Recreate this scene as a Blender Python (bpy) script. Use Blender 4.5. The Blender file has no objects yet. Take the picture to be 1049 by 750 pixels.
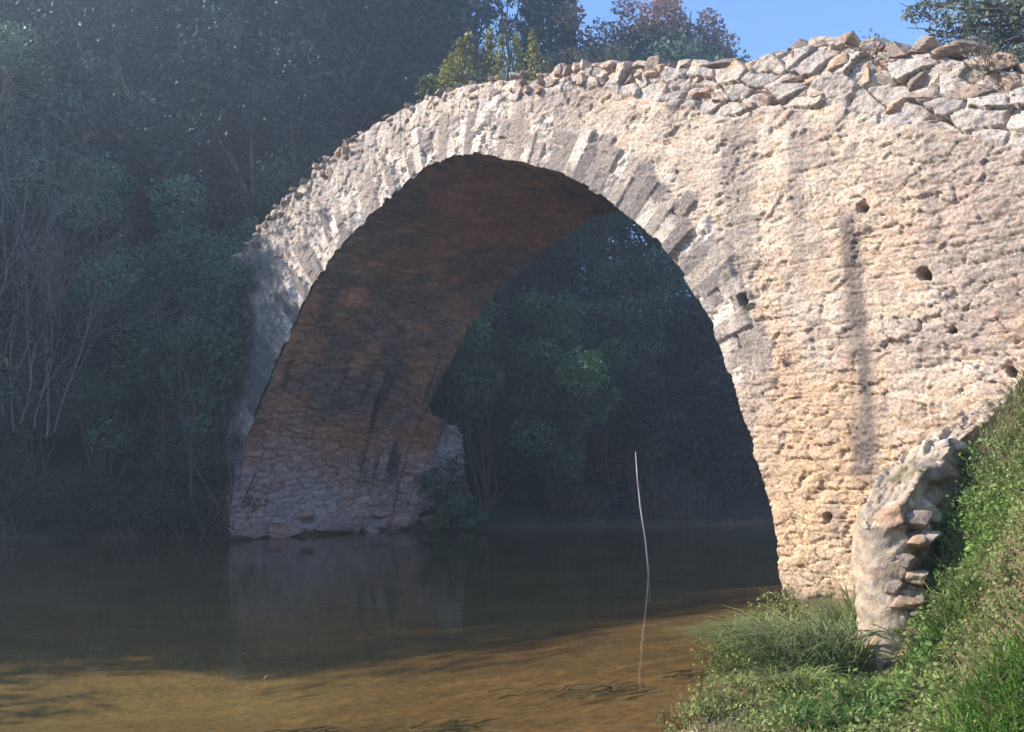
import bpy, math, random
import numpy as np
from mathutils import Vector, Matrix

R = math.radians
sc = bpy.context.scene
col = sc.collection
rng = np.random.default_rng(11)
random.seed(11)

# ------------------------------------------------------------------ camera
FPX = 920.0
PITCH = math.atan(105.0 / FPX)
EYE = Vector((0.0, 0.0, 1.6))
cd = bpy.data.cameras.new("camera")
cam = bpy.data.objects.new("camera", cd)
col.objects.link(cam)
cam.location = EYE
cam.rotation_euler = (R(90) + PITCH, 0, 0)
cd.sensor_width = 36.0
cd.lens = 36.0 * FPX / 1049.0
cd.clip_start = 0.05
cd.clip_end = 3000
sc.camera = cam

# ------------------------------------------------------------------ sky, sun, exposure
SUN = Vector((-1.0, 0.0, 0.0)).normalized() * math.cos(R(33)) + Vector((0, 0, math.sin(R(33))))
w = bpy.data.worlds.new("World")
sc.world = w
w.use_nodes = True
wn = w.node_tree
sky = wn.nodes.new("ShaderNodeTexSky")
sky.sky_type = 'NISHITA'
sky.sun_disc = False
sky.sun_elevation = R(33)
sky.sun_rotation = math.atan2(SUN.x, SUN.y)
sky.altitude = 600
sky.air_density = 1.0
sky.dust_density = 0.0
sky.ozone_density = 6.0
bg = wn.nodes["Background"]
bg.inputs[1].default_value = 0.15
wn.links.new(sky.outputs[0], bg.inputs[0])
sl = bpy.data.lights.new("sun", 'SUN')
sl.energy = 4.7
sl.angle = R(0.5)
sl.color = (1.0, 0.93, 0.82)
so = bpy.data.objects.new("sun", sl)
so.rotation_euler = SUN.to_track_quat('Z', 'Y').to_euler()
so.location = (-30, 10, 40)
col.objects.link(so)
sc.view_settings.view_transform = 'Standard'
sc.view_settings.look = 'None'
sc.view_settings.gamma = 1
sc.view_settings.exposure = 1.2
sc.view_settings.use_curve_mapping = False
sc.render.engine = 'CYCLES'
sc.cycles.use_denoising = True
sc.cycles.max_bounces = 8
sc.cycles.transparent_max_bounces = 12
sc.cycles.caustics_reflective = False
sc.cycles.caustics_refractive = False
sc.cycles.volume_bounces = 1

# ------------------------------------------------------------------ numeric helpers
_T = np.random.default_rng(5).random((256, 256)).astype(np.float64)
_P = np.random.default_rng(6).permutation(256)


def h2(ix, iy, k=0):
    return _T[(_P[(ix + 37 * k) & 255] + iy) & 255, (_P[(iy + 91 * k) & 255] + ix + k * 13) & 255]


def vnoise(x, y, k=0):
    x = np.asarray(x, float); y = np.asarray(y, float)
    ix = np.floor(x).astype(int); iy = np.floor(y).astype(int)
    fx = x - ix; fy = y - iy
    fx = fx * fx * (3 - 2 * fx); fy = fy * fy * (3 - 2 * fy)
    a = h2(ix, iy, k); b = h2(ix + 1, iy, k); c = h2(ix, iy + 1, k); d = h2(ix + 1, iy + 1, k)
    return (a + (b - a) * fx) * (1 - fy) + (c + (d - c) * fx) * fy


def fbm(x, y, k=0, o=4, g=0.5):
    s = 0.0; a = 1.0; t = 0.0
    for i in range(o):
        s = s + a * vnoise(x * 2 ** i + 17.3 * i, y * 2 ** i + 9.1 * i, k + i); t += a; a *= g
    return s / t


def smooth(a, b, x):
    t = np.clip((x - a) / (b - a), 0, 1)
    return t * t * (3 - 2 * t)


def voronoi(x, y, k=0, jit=0.9):
    """F1, F2, three random numbers of the nearest cell and the offset from its centre."""
    ix = np.floor(x).astype(int); iy = np.floor(y).astype(int)
    f1 = np.full(x.shape, 9.0); f2 = np.full(x.shape, 9.0)
    r0 = np.zeros(x.shape); r1 = np.zeros(x.shape); r2 = np.zeros(x.shape)
    dx = np.zeros(x.shape); dy = np.zeros(x.shape)
    for j in (-1, 0, 1):
        for i in (-1, 0, 1):
            cx = ix + i; cy = iy + j
            px = cx + 0.5 + (h2(cx, cy, k) - 0.5) * jit
            py = cy + 0.5 + (h2(cx, cy, k + 1) - 0.5) * jit
            ex = x - px; ey = y - py
            d = np.sqrt(ex * ex + ey * ey)
            n = d < f1
            f2 = np.where(n, f1, np.minimum(f2, d))
            f1 = np.where(n, d, f1)
            r0 = np.where(n, h2(cx, cy, k + 2), r0); r1 = np.where(n, h2(cx, cy, k + 3), r1)
            r2 = np.where(n, h2(cx, cy, k + 4), r2)
            dx = np.where(n, ex, dx); dy = np.where(n, ey, dy)
    return f1, f2, r0, r1, r2, dx, dy


def mixc(a, b, t):
    a = np.asarray(a, float); b = np.asarray(b, float)
    return a + (b - a) * np.asarray(t)[..., None]


def ramp(r, cols):
    """piecewise constant choice with softened borders: random number -> palette colour"""
    cols = np.asarray(cols, float)
    q = np.clip(r, 0, 0.9999) * (len(cols) - 1)
    i = q.astype(int); f = q - i
    return cols[i] + (cols[i + 1] - cols[i]) * f[..., None]


# ------------------------------------------------------------------ object helpers
def mesh_obj(name, V, F, mat, parent=None, C=None, smooth_shade=False):
    V = np.asarray(V, np.float32); F = np.asarray(F, np.int32)
    me = bpy.data.meshes.new(name)
    n = F.shape[1]
    me.vertices.add(len(V)); me.vertices.foreach_set("co", V.ravel())
    me.loops.add(F.size); me.loops.foreach_set("vertex_index", F.ravel())
    me.polygons.add(len(F))
    me.polygons.foreach_set("loop_start", np.arange(0, F.size, n, dtype=np.int32))
    me.polygons.foreach_set("use_smooth", np.full(len(F), smooth_shade))
    if C is not None:
        C = np.asarray(C, np.float32)
        at = me.color_attributes.new("tint", 'FLOAT_COLOR', 'POINT')
        at.data.foreach_set("color", np.concatenate([C, np.ones((len(C), 1), np.float32)], 1).ravel())
    me.update(calc_edges=True)
    me.validate()
    if mat: me.materials.append(mat)
    o = bpy.data.objects.new(name, me)
    col.objects.link(o)
    if parent: o.parent = parent
    return o


def empty(name, loc=(0, 0, 0)):
    o = bpy.data.objects.new(name, None)
    o.location = loc
    o.empty_display_size = 0.3
    col.objects.link(o)
    return o


def tag(o, label=None, cat=None, group=None, kind=None):
    if label: o["label"] = label
    if cat: o["category"] = cat
    if group: o["group"] = group
    if kind: o["kind"] = kind
    return o


def copy_tree(o, parent=None):
    c = o.copy(); col.objects.link(c); c.parent = parent
    for ch in list(o.children): copy_tree(ch, c)
    return c


def grid_faces(nu, nv, flip=False):
    i = np.arange(nu - 1)[:, None] * nv + np.arange(nv - 1)[None, :]
    q = np.stack([i, i + nv, i + nv + 1, i + 1], -1).reshape(-1, 4)
    return q[:, ::-1] if flip else q


class MB:
    """collects vertices / quads / colours for one mesh"""
    def __init__(s): s.V = []; s.F = []; s.C = []; s.n = 0
    def add(s, V, F, C=None):
        V = np.asarray(V, float); F = np.asarray(F, int)
        s.V.append(V); s.F.append(F + s.n); s.n += len(V)
        if C is None: C = (0.5, 0.5, 0.5)
        C = np.asarray(C, float)
        s.C.append(np.broadcast_to(C, (len(V), 3)))
    def build(s, name, mat, parent=None, sm=False):
        return mesh_obj(name, np.concatenate(s.V), np.concatenate(s.F), mat, parent, np.concatenate(s.C), sm)


def tube(mb, pts, rad, C=(0.2, 0.15, 0.1), n=6):
    pts = np.asarray(pts, float); rad = np.broadcast_to(np.asarray(rad, float), (len(pts),))
    t = np.gradient(pts, axis=0); t /= np.linalg.norm(t, axis=1)[:, None] + 1e-9
    up = np.where(np.abs(t[:, 2:3]) > 0.9, np.array([[1., 0, 0]]), np.array([[0, 0, 1.]]))
    u = np.cross(t, up); u /= np.linalg.norm(u, axis=1)[:, None] + 1e-9
    v = np.cross(t, u)
    a = np.linspace(0, 2 * np.pi, n, endpoint=False)
    P = pts[:, None] + rad[:, None, None] * (np.cos(a)[None, :, None] * u[:, None] + np.sin(a)[None, :, None] * v[:, None])
    m = len(pts)
    i = np.arange(m - 1)[:, None] * n; j = np.arange(n)[None]; k = (j + 1) % n
    F = np.stack([i + j, i + k, i + n + k, i + n + j], -1).reshape(-1, 4)
    mb.add(P.reshape(-1, 3), F, C)


def leaf_quads(P, size, C, g, up=0.3, aspect=0.5, nrm=None):
    """one folded-free diamond leaf per point"""
    n = len(P)
    d = g.normal(size=(n, 3)); d /= np.linalg.norm(d, axis=1)[:, None]
    e = g.normal(size=(n, 3))
    if nrm is not None: e = e * 0.6 + nrm
    e[:, 2] += up
    s = np.cross(d, e); s /= np.linalg.norm(s, axis=1)[:, None] + 1e-9
    L = (size * g.uniform(0.6, 1.25, n))[:, None]
    W = L * aspect
    V = np.stack([P - d * L * .5, P + s * W * .5, P + d * L * .5, P - s * W * .5], 1).reshape(-1, 3)
    F = np.arange(4 * n).reshape(-1, 4)
    return V, F, np.repeat(C, 4, axis=0)


# ------------------------------------------------------------------ materials
def base_mat(name):
    m = bpy.data.materials.new(name); m.use_nodes = True
    nt = m.node_tree
    b = nt.nodes["Principled BSDF"]
    return m, nt, b


def nd(nt, t, **kw):
    n = nt.nodes.new(t)
    for k, v in kw.items(): setattr(n, k, v)
    return n


def noise_node(nt, vec, scale, detail=6, rough=0.6, dist=0.0):
    n = nd(nt, "ShaderNodeTexNoise")
    n.inputs["Scale"].default_value = scale; n.inputs["Detail"].default_value = detail
    n.inputs["Roughness"].default_value = rough; n.inputs["Distortion"].default_value = dist
    nt.links.new(vec, n.inputs["Vector"])
    return n


def stone_mat(name, fine=26.0, var=0.45, bump=0.5, dist=0.012, rough=0.95, chip=-0.6):
    """masonry: colour from the 'tint' attribute, broken up by procedural noise and a fine bump"""
    m, nt, b = base_mat(name)
    at = nd(nt, "ShaderNodeAttribute"); at.attribute_name = "tint"
    tc = nd(nt, "ShaderNodeTexCoord")
    n1 = noise_node(nt, tc.outputs["Object"], fine, 8, 0.65)
    n2 = noise_node(nt, tc.outputs["Object"], fine * 0.22, 5, 0.6, 0.6)
    mr = nd(nt, "ShaderNodeMapRange"); mr.inputs[1].default_value = 0.3; mr.inputs[2].default_value = 0.7
    mr.inputs[3].default_value = 1 - var; mr.inputs[4].default_value = 1 + var * 0.75
    nt.links.new(n1.outputs[0], mr.inputs[0])
    mr2 = nd(nt, "ShaderNodeMapRange"); mr2.inputs[1].default_value = 0.3; mr2.inputs[2].default_value = 0.7
    mr2.inputs[3].default_value = 0.86; mr2.inputs[4].default_value = 1.12
    nt.links.new(n2.outputs[0], mr2.inputs[0])
    mu = nd(nt, "ShaderNodeMath", operation='MULTIPLY')
    nt.links.new(mr.outputs[0], mu.inputs[0]); nt.links.new(mr2.outputs[0], mu.inputs[1])
    vm = nd(nt, "ShaderNodeVectorMath", operation='SCALE')
    nt.links.new(at.outputs["Color"], vm.inputs[0]); nt.links.new(mu.outputs[0], vm.inputs["Scale"])
    nt.links.new(vm.outputs[0], b.inputs["Base Color"])
    b.inputs["Roughness"].default_value = rough
    b.inputs["Specular IOR Level"].default_value = 0.15
    bp = nd(nt, "ShaderNodeBump"); bp.inputs["Strength"].default_value = bump; bp.inputs["Distance"].default_value = dist
    n3 = nd(nt, "ShaderNodeTexVoronoi"); n3.feature = 'F1'; n3.inputs["Scale"].default_value = fine * 0.8
    wv_ = nd(nt, "ShaderNodeVectorMath", operation='ADD'); ws_ = nd(nt, "ShaderNodeVectorMath", operation='SCALE'); ws_.inputs["Scale"].default_value = 0.06
    nt.links.new(n1.outputs["Color"], ws_.inputs[0]); nt.links.new(tc.outputs["Object"], wv_.inputs[0]); nt.links.new(ws_.outputs[0], wv_.inputs[1])
    nt.links.new(wv_.outputs[0], n3.inputs["Vector"])
    ad = nd(nt, "ShaderNodeMath", operation='MULTIPLY_ADD'); ad.inputs[1].default_value = chip
    nt.links.new(n3.outputs["Distance"], ad.inputs[0]); nt.links.new(n1.outputs[0], ad.inputs[2])
    nt.links.new(ad.outputs[0], bp.inputs["Height"])
    nt.links.new(bp.outputs[0], b.inputs["Normal"])
    # patches of warmer and greyer mineral
    n4 = noise_node(nt, tc.outputs["Object"], fine * 0.5, 6, 0.7, 0.8)
    cr = nd(nt, "ShaderNodeValToRGB")
    cr.color_ramp.elements[0].position = 0.36; cr.color_ramp.elements[0].color = (0.80, 0.84, 0.90, 1)
    cr.color_ramp.elements[1].position = 0.64; cr.color_ramp.elements[1].color = (1.10, 1.0, 0.90, 1)
    nt.links.new(n4.outputs[0], cr.inputs[0])
    mc = nd(nt, "ShaderNodeVectorMath", operation='MULTIPLY')
    nt.links.new(vm.outputs[0], mc.inputs[0]); nt.links.new(cr.outputs[0], mc.inputs[1])
    nt.links.new(mc.outputs[0], b.inputs["Base Color"])
    return m


def leaf_mat(name, trans=0.35, var=0.3, rough=0.55):
    m, nt, b = base_mat(name)
    at = nd(nt, "ShaderNodeAttribute"); at.attribute_name = "tint"
    tc = nd(nt, "ShaderNodeTexCoord")
    n1 = noise_node(nt, tc.outputs["Object"], 1.3, 3)
    mr = nd(nt, "ShaderNodeMapRange"); mr.inputs[1].default_value = 0.3; mr.inputs[2].default_value = 0.7
    mr.inputs[3].default_value = 1 - var; mr.inputs[4].default_value = 1 + var
    nt.links.new(n1.outputs[0], mr.inputs[0])
    vm = nd(nt, "ShaderNodeVectorMath", operation='SCALE')
    oi = nd(nt, "ShaderNodeObjectInfo")
    om = nd(nt, "ShaderNodeMapRange"); om.inputs[3].default_value = 0.7; om.inputs[4].default_value = 1.3
    nt.links.new(oi.outputs["Random"], om.inputs[0])
    mm = nd(nt, "ShaderNodeMath", operation='MULTIPLY')
    nt.links.new(om.outputs[0], mm.inputs[0]); nt.links.new(mr.outputs[0], mm.inputs[1])
    nt.links.new(at.outputs["Color"], vm.inputs[0]); nt.links.new(mm.outputs[0], vm.inputs["Scale"])
    nt.links.new(vm.outputs[0], b.inputs["Base Color"])
    b.inputs["Roughness"].default_value = rough
    b.inputs["Specular IOR Level"].default_value = 0.3
    tr = nd(nt, "ShaderNodeBsdfTranslucent")
    nt.links.new(vm.outputs[0], tr.inputs[0])
    mx = nd(nt, "ShaderNodeMixShader"); mx.inputs[0].default_value = trans
    out = nt.nodes["Material Output"]
    nt.links.new(b.outputs[0], mx.inputs[1]); nt.links.new(tr.outputs[0], mx.inputs[2])
    nt.links.new(mx.outputs[0], out.inputs[0])
    return m


M_FACE = stone_mat("masonry_face", 34.0, 0.55, 0.8, 0.011)
M_VAULT = stone_mat("masonry_vault", 9.0, 0.4, 0.6, 0.03)
M_RUBBLE = stone_mat("rubble_stone", 16.0, 0.4, 0.8, 0.025)
M_SOIL = stone_mat("soil", 12.0, 0.4, 0.6, 0.03)
M_BARK = stone_mat("bark", 18.0, 0.35, 0.6, 0.02)
M_LEAF = leaf_mat("leaf", 0.3)
M_GRASS = leaf_mat("grass_blade", 0.4, 0.25, 0.5)
M_DRY = leaf_mat("dry_stalk", 0.15, 0.2, 0.8)

# ------------------------------------------------------------------ places
AX = np.array([math.sin(R(45)), -math.cos(R(45)), 0.0])      # along the bridge, to the right bank
NX = np.array([math.sin(R(45)), math.cos(R(45)), 0.0])       # across it, upstream
P1 = np.array([-6.43, 20.61, 0.0])                           # foot of the far springing, downstream face
WID = 4.64


def br(s, n, z):
    """bridge coordinates -> world"""
    s = np.asarray(s, float); n = np.asarray(n, float); z = np.asarray(z, float)
    s, n, z = np.broadcast_arrays(s, n, z)
    return P1 + s[..., None] * AX + n[..., None] * NX + z[..., None] * np.array([0, 0, 1.0])


def at(px, py, Y):
    """point at world depth Y seen at a photograph pixel (used to site background plants)"""
    x = (px - 524.5) / FPX; y = -(py - 375) / FPX
    c, s = math.cos(PITCH), math.sin(PITCH)
    d = np.array([x, c - y * s, y * c + s]); d = d / d[1]
    return np.array([0, 0, 1.6]) + d * Y


WATER = np.array([(-11, 1.0), (-6, 3.4), (-2, 4.5), (0.4, 5.0), (1.05, 5.6), (1.5, 7), (2.0, 8.8), (2.9, 10.4), (3.24, 10.94),
                  (6.52, 14.22), (12, 17), (26, 20), (60, 24), (60, 36), (26, 31), (10, 27.0), (2.6, 25.0), (-1.4, 24.5),
                  (-3.15, 23.89), (-6.43, 20.61), (-9, 20.5), (-13.5, 20.2), (-18, 18), (-20, 8), (-21, -25), (-12, -25)], float)


def sdist(x, y, poly=WATER):
    """signed distance to the water's edge, positive on land"""
    d = np.full(x.shape, 1e9); ins = np.zeros(x.shape, bool)
    for (ax, ay), (bx, by) in zip(poly, np.roll(poly, -1, 0)):
        ex, ey = bx - ax, by - ay
        t = np.clip(((x - ax) * ex + (y - ay) * ey) / (ex * ex + ey * ey), 0, 1)
        d = np.minimum(d, np.hypot(x - ax - t * ex, y - ay - t * ey))
        c = ((ay > y) != (by > y))
        xi = ax + (y - ay) * ex / (ey if abs(ey) > 1e-9 else 1e-9)
        ins ^= c & (x < xi)
    return np.where(ins, -d, d)


def ground_z(x, y):
    x = np.asarray(x, float); y = np.asarray(y, float)
    d = sdist(x, y)
    rough = (fbm(x * 0.9, y * 0.9, 3) - 0.5)
    fine = (fbm(x * 4, y * 4, 8) - 0.5)
    bed = -np.minimum(0.05 + 0.16 * (-d), 0.9)
    bed = bed + 0.02 * rough
    # right bank: a flat toe along the water, then the steep grassy slope beside the wing wall
    foot = np.interp(y, [0, 3, 5.3, 6.2, 6.7, 7.4, 8.9, 12], [2.2, 2.3, 2.36, 2.66, 2.60, 2.68, 3.52, 5.3])
    q = x - foot + 0.25 * rough
    up = 1.3 * (np.sqrt(np.clip(q + 0.15, 0, None) ** 2 + 0.01) - 0.1) * (q > -0.15)
    up = np.where(q > 1.6, 2.15 + 0.12 * np.clip(q - 1.6, 0, 12), up)
    near = 0.04 + 0.13 * np.clip(d, 0, 1.2) + up + (0.12 * rough + 0.10 * fine) * smooth(0.0, 0.8, d)
    # far and left banks
    hill = 0.02 + 1.3 * np.clip(d, 0, 0.5) + 0.3 * np.clip(d - 0.5, 0, 2.5) + HILL * np.clip(d - 2.0, 0, 20) + 2.0 * rough * smooth(0, 6, d)
    back = 0.15 + 0.3 * np.clip(d, 0, 3) + 0.62 * np.clip(d - 3, 0, 22) * smooth(17, 24, y) + 1.0 * rough * smooth(0, 5, d)
    far = smooth(-6, 6, x - 0.35 * (y - 24))
    hb = hill * (1 - far) + back * far
    isfar = ((x - y * 0.0 < -14) | (y - 12.0 + x * 0.9 > 3.5)) & (y > -60)
    land = np.where((y > 16.5 + 0.0 * x) | (x < -14), hb, near)
    tr = smooth(7, 16, x) * smooth(10, 17, y)
    land = np.where(x > 3.0, near + (back - near) * smooth(15.0, 19.0, y), land)
    return np.where(d < 0, bed, 17.0 * np.tanh(land / 17.0))


HILL = 0.68
HAZE = 0.0034

# ------------------------------------------------------------------ ground sheet
def axis(dense, lo, hi):
    a = list(np.arange(*dense))
    s = dense[2]; v = a[-1]
    while v < hi: s *= 1.16; v += s; a.append(v)
    s = dense[2]; v = a[0]; b = []
    while v > lo: s *= 1.16; v -= s; b.append(v)
    return np.array(b[::-1] + a)


def axis2(segs, lo, hi):
    a = np.concatenate([np.arange(*s) for s in segs])
    l = []; s = 0.3; v = a[0]
    while v > lo: s *= 1.16; v -= s; l.append(v)
    r = []; s = 0.3; v = a[-1]
    while v < hi: s *= 1.16; v += s; r.append(v)
    return np.concatenate([np.array(l[::-1]), a, np.array(r)])


gx = axis2([(-22, -2, 0.3), (-2, 6.5, 0.07), (6.5, 20, 0.3)], -260, 260)
gy = axis2([(-6, 2, 0.4), (2, 12, 0.07), (12, 30, 0.25)], -200, 300)
X, Y = np.meshgrid(gx, gy, indexing='ij')
Z = ground_z(X, Y)
D = sdist(X, Y)
sand = mixc((0.178, 0.118, 0.062), (0.128, 0.092, 0.05), smooth(0.3, 0.7, fbm(X * 0.8, Y * 2.5, 21)))
sand = mixc(sand, (0.225, 0.155, 0.09), smooth(0.55, 0.75, fbm(X * 2.2, Y * 5, 25)) * 0.6)
algae = mixc((0.235, 0.18, 0.088), (0.18, 0.15, 0.075), smooth(0.35, 0.65, fbm(X * 0.7, Y * 2.2, 31)))
bedc = mixc(sand, algae, smooth(2.2, 5.5, -D + 1.6 * (fbm(X * 0.5, Y * 0.9, 35) - 0.5)))
soil = mixc((0.16, 0.11, 0.065), (0.24, 0.18, 0.11), fbm(X * 1.5, Y * 1.5, 41))
soil = mixc(soil, (0.09, 0.085, 0.035), smooth(0.45, 0.65, fbm(X * 2.1, Y * 2.1, 45)) * 0.8)
litter = mixc((0.05, 0.04, 0.028), (0.035, 0.038, 0.02), fbm(X * 0.8, Y * 0.8, 47))
farm = smooth(14, 18, Y + np.maximum(-X - 10, 0))
soil = mixc(soil, litter, farm)
GC = mixc(bedc, soil, smooth(-0.05, 0.15, D))
ground = mesh_obj("ground", np.stack([X, Y, Z], -1).reshape(-1, 3), grid_faces(len(gx), len(gy)), M_SOIL, None, GC.reshape(-1, 3), True)
tag(ground, "sandy river bed and earth banks rising to the wooded slope", "ground", kind="structure")

# ------------------------------------------------------------------ water
mw, nt, b = base_mat("river_water")
nt.nodes.remove(b)
tc = nd(nt, "ShaderNodeTexCoord")
mp = nd(nt, "ShaderNodeMapping"); mp.inputs["Scale"].default_value = (1.0, 3.2, 1.0)
nt.links.new(tc.outputs["Object"], mp.inputs[0])
wn1 = noise_node(nt, mp.outputs[0], 1.1, 3, 0.5)
bp = nd(nt, "ShaderNodeBump"); bp.inputs["Strength"].default_value = 0.12; bp.inputs["Distance"].default_value = 0.03
nt.links.new(wn1.outputs[0], bp.inputs["Height"])
fr = nd(nt, "ShaderNodeFresnel"); fr.inputs[0].default_value = 1.33
nt.links.new(bp.outputs[0], fr.inputs[1])
ge = nd(nt, "ShaderNodeNewGeometry")
mi = nd(nt, "ShaderNodeMix"); mi.inputs[2].default_value = 1.33; mi.inputs[3].default_value = 1 / 1.33
nt.links.new(ge.outputs["Backfacing"], mi.inputs[0]); nt.links.new(mi.outputs[0], fr.inputs[0])
gl = nd(nt, "ShaderNodeBsdfGlossy"); gl.inputs["Roughness"].default_value = 0.03
nt.links.new(bp.outputs[0], gl.inputs["Normal"])
tp = nd(nt, "ShaderNodeBsdfTransparent"); tp.inputs[0].default_value = (0.86, 0.80, 0.62, 1)
mx = nd(nt, "ShaderNodeMixShader")
nt.links.new(fr.outputs[0], mx.inputs[0]); nt.links.new(tp.outputs[0], mx.inputs[1]); nt.links.new(gl.outputs[0], mx.inputs[2])
nt.links.new(mx.outputs[0], nt.nodes["Material Output"].inputs[0])
wx = np.linspace(-60, 70, 40); wy = np.linspace(-40, 45, 30)
WX, WY = np.meshgrid(wx, wy, indexing='ij')
water = mesh_obj("river_water", np.stack([WX, WY, WX * 0], -1).reshape(-1, 3), grid_faces(40, 30), mw)
tag(water, "still shallow brown river reflecting the shaded bank", "water", kind="structure")

# ------------------------------------------------------------------ the bridge
NEAR = np.array([(-0.02, -1.2), (0.0, 0.06), (0.23, 1.16), (0.73, 2.25), (1.29, 3.05), (2.05, 4.0), (2.5, 4.5), (2.95, 5.02), (3.4, 5.45),
                 (3.87, 5.79), (4.72, 6.22), (5.15, 6.43), (5.79, 6.66), (6.5, 6.88), (7.1, 7.02), (7.53, 7.03), (8.04, 6.97), (8.43, 6.85),
                 (9.52, 6.43), (10.19, 6.13), (10.6, 5.86), (11.1, 5.51), (11.48, 5.2), (11.84, 4.87), (12.17, 4.51),
                 (12.43, 4.14), (12.65, 3.76), (12.86, 3.30), (13.1, 2.6), (13.4, 1.66), (13.55, 1.13), (13.63, 0.67), (13.67, -0.13), (13.7, -1.2)])
TOP = np.array([(-9, 3.6), (-6, 4.6), (-3, 5.6), (-1, 6.25), (0.51, 6.86), (1.36, 7.31), (2.36, 7.67), (3.05, 7.85), (3.67, 8.04), (4.19, 8.17), (4.7, 8.24),
                (5.19, 8.33), (5.81, 8.37), (6.4, 8.38), (6.97, 8.4), (7.38, 8.36), (7.77, 8.33), (8.28, 8.28), (8.99, 8.1), (9.62, 7.93),
                (10.68, 7.72), (11.42, 7.52), (12.11, 7.30), (12.74, 7.08), (13.04, 6.93), (13.55, 6.89), (14.09, 6.88), (14.59, 6.74),
                (15.11, 6.47), (15.55, 6.42), (15.9, 6.13), (16.33, 5.93), (16.59, 5.76), (17.5, 5.45), (19.5, 4.9), (22, 4.5)])


def densify(p, k=8):
    """centripetal-free smooth resample of the arch outline by arc length"""
    d = np.r_[0, np.cumsum(np.hypot(*np.diff(p, axis=0).T))]
    q = np.linspace(0, d[-1], len(p) * k)
    out = np.stack([np.interp(q, d, p[:, 0]), np.interp(q, d, p[:, 1])], 1)
    for _ in range(10):
        out[1:-1] = 0.25 * out[:-2] + 0.5 * out[1:-1] + 0.25 * out[2:]
    return out, np.linspace(0, d[-1], len(out))


ARC, ARCL = densify(NEAR, 20)
# voussoir ends are not quite flush: small steps along the edge of the arch
_tan = np.gradient(ARC, axis=0); _tan /= np.linalg.norm(_tan, axis=1)[:, None]
_nor = np.stack([_tan[:, 1], -_tan[:, 0]], 1)                 # points into the opening
_stepn = (h2(np.floor(ARCL / 0.19).astype(int), np.zeros(len(ARC), int), 3) - 0.5) * 0.05 + (fbm(ARCL * 3, ARCL * 0, 4) - 0.5) * 0.05
ARC_E = ARC + _nor * _stepn[:, None]


def intrados(s):
    o = np.argsort(ARC_E[:, 0])
    return np.interp(s, ARC_E[o, 0], ARC_E[o, 1])


def face_samples():
    """sample positions along the bridge, closer together towards the right bank where the wall stands nearer"""
    s = [-9.0]
    while s[-1] < 19.5:
        v = s[-1]
        st = 0.05 if v < 0 else 0.022 * (1 - v / 30)
        if v > 8: st = 0.0155
        s.append(v + st)
    return np.array(s)


bridge = tag(empty("stone_bridge", tuple(P1)), "old humpbacked stone bridge with one tall pointed arch over the river", "bridge")
Winv = Vector(P1)


def place(o):
    """children keep world coordinates in their mesh; shift them under the bridge's Empty"""
    o.location = -Winv if o.parent is bridge else o.location
    return o


S = face_samples(); NS = len(S); NZ = 560
zt = np.interp(S, TOP[:, 0], TOP[:, 1]) - 0.10 + (fbm(S * 2.2, S * 0, 51) - 0.5) * 0.16
inarch = (S > -0.015) & (S < 13.695)
zl = np.where(inarch, intrados(S), -1.2)
ZR = np.linspace(-0.6, 8.62, NZ)
SS = np.repeat(S[:, None], NZ, 1); ZZ = np.minimum(np.repeat(ZR[None], NS, 0), zt[:, None])
# rows are level; quads over the opening and above the top are left out, those on the edge of the arch are drawn onto it
void = (ZZ < zl[:, None]) & inarch[:, None]
over = np.repeat(ZR[None], NS, 0) > zt[:, None] + 1e-6
FQ = grid_faces(NS, NZ, True)
keep = ~(void.ravel()[FQ].all(1)) & ~(over.ravel()[FQ].all(1))
FQ = FQ[keep]
vi = np.unique(FQ); vi = vi[void.ravel()[vi]]
sf_ = SS.ravel().copy(); zf_ = ZZ.ravel().copy()
for i in range(0, len(vi), 4000):
    q = vi[i:i + 4000]
    j = ((sf_[q, None] - ARC_E[None, :, 0]) ** 2 + (zf_[q, None] - ARC_E[None, :, 1]) ** 2).argmin(1)
    sf_[q] = ARC_E[j, 0]; zf_[q] = ARC_E[j, 1]
SS = sf_.reshape(SS.shape); ZZ = zf_.reshape(ZZ.shape)
# nearest point on the arch outline -> ring coordinates (u along the arch, v outward)
A = ARC[::6]; AL = ARCL[::6]


def ring_coords(s, z):
    sf = s.ravel(); zf = z.ravel(); U = np.empty(len(sf)); Vv = np.empty(len(sf))
    for i in range(0, len(sf), 20000):
        dd = (sf[i:i + 20000, None] - A[None, :, 0]) ** 2 + (zf[i:i + 20000, None] - A[None, :, 1]) ** 2
        j = dd.argmin(1); U[i:i + 20000] = AL[j]; Vv[i:i + 20000] = np.sqrt(dd.min(1))
    return U.reshape(s.shape), Vv.reshape(s.shape)


U, V = ring_coords(SS, ZZ)
Utop = AL[np.argmax(A[:, 1])]
# smooth u a bit with sub-sample offset
wx_ = (fbm(SS * 1.5, ZZ * 1.5, 61) - 0.5); wz_ = (fbm(SS * 1.5, ZZ * 1.5, 65) - 0.5)
# rubble of the spandrel: thin joints, tilted broken faces and flaking render, no cushions
w2x = (fbm(SS * 5, ZZ * 5, 62, 3) - 0.5); w2z = (fbm(SS * 5, ZZ * 5, 66, 3) - 0.5)
f1, f2, r0, r1, r2, dx, dy = voronoi((SS + 0.30 * wx_ + 0.10 * w2x) / 0.30, (ZZ + 0.22 * wz_ + 0.07 * w2z) / 0.135, 71, 0.95)
edge = f2 - f1
g1, g2, q0, q1, q2, ex, ey = voronoi((SS + 0.3 * wz_ + 0.06 * w2z) / 0.095, (ZZ + 0.12 * wx_ + 0.05 * w2x) / 0.05, 81, 0.95)
smear = smooth(0.40, 0.60, fbm(SS * 0.55, ZZ * 0.8, 91))                          # old render left on the wall


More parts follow.
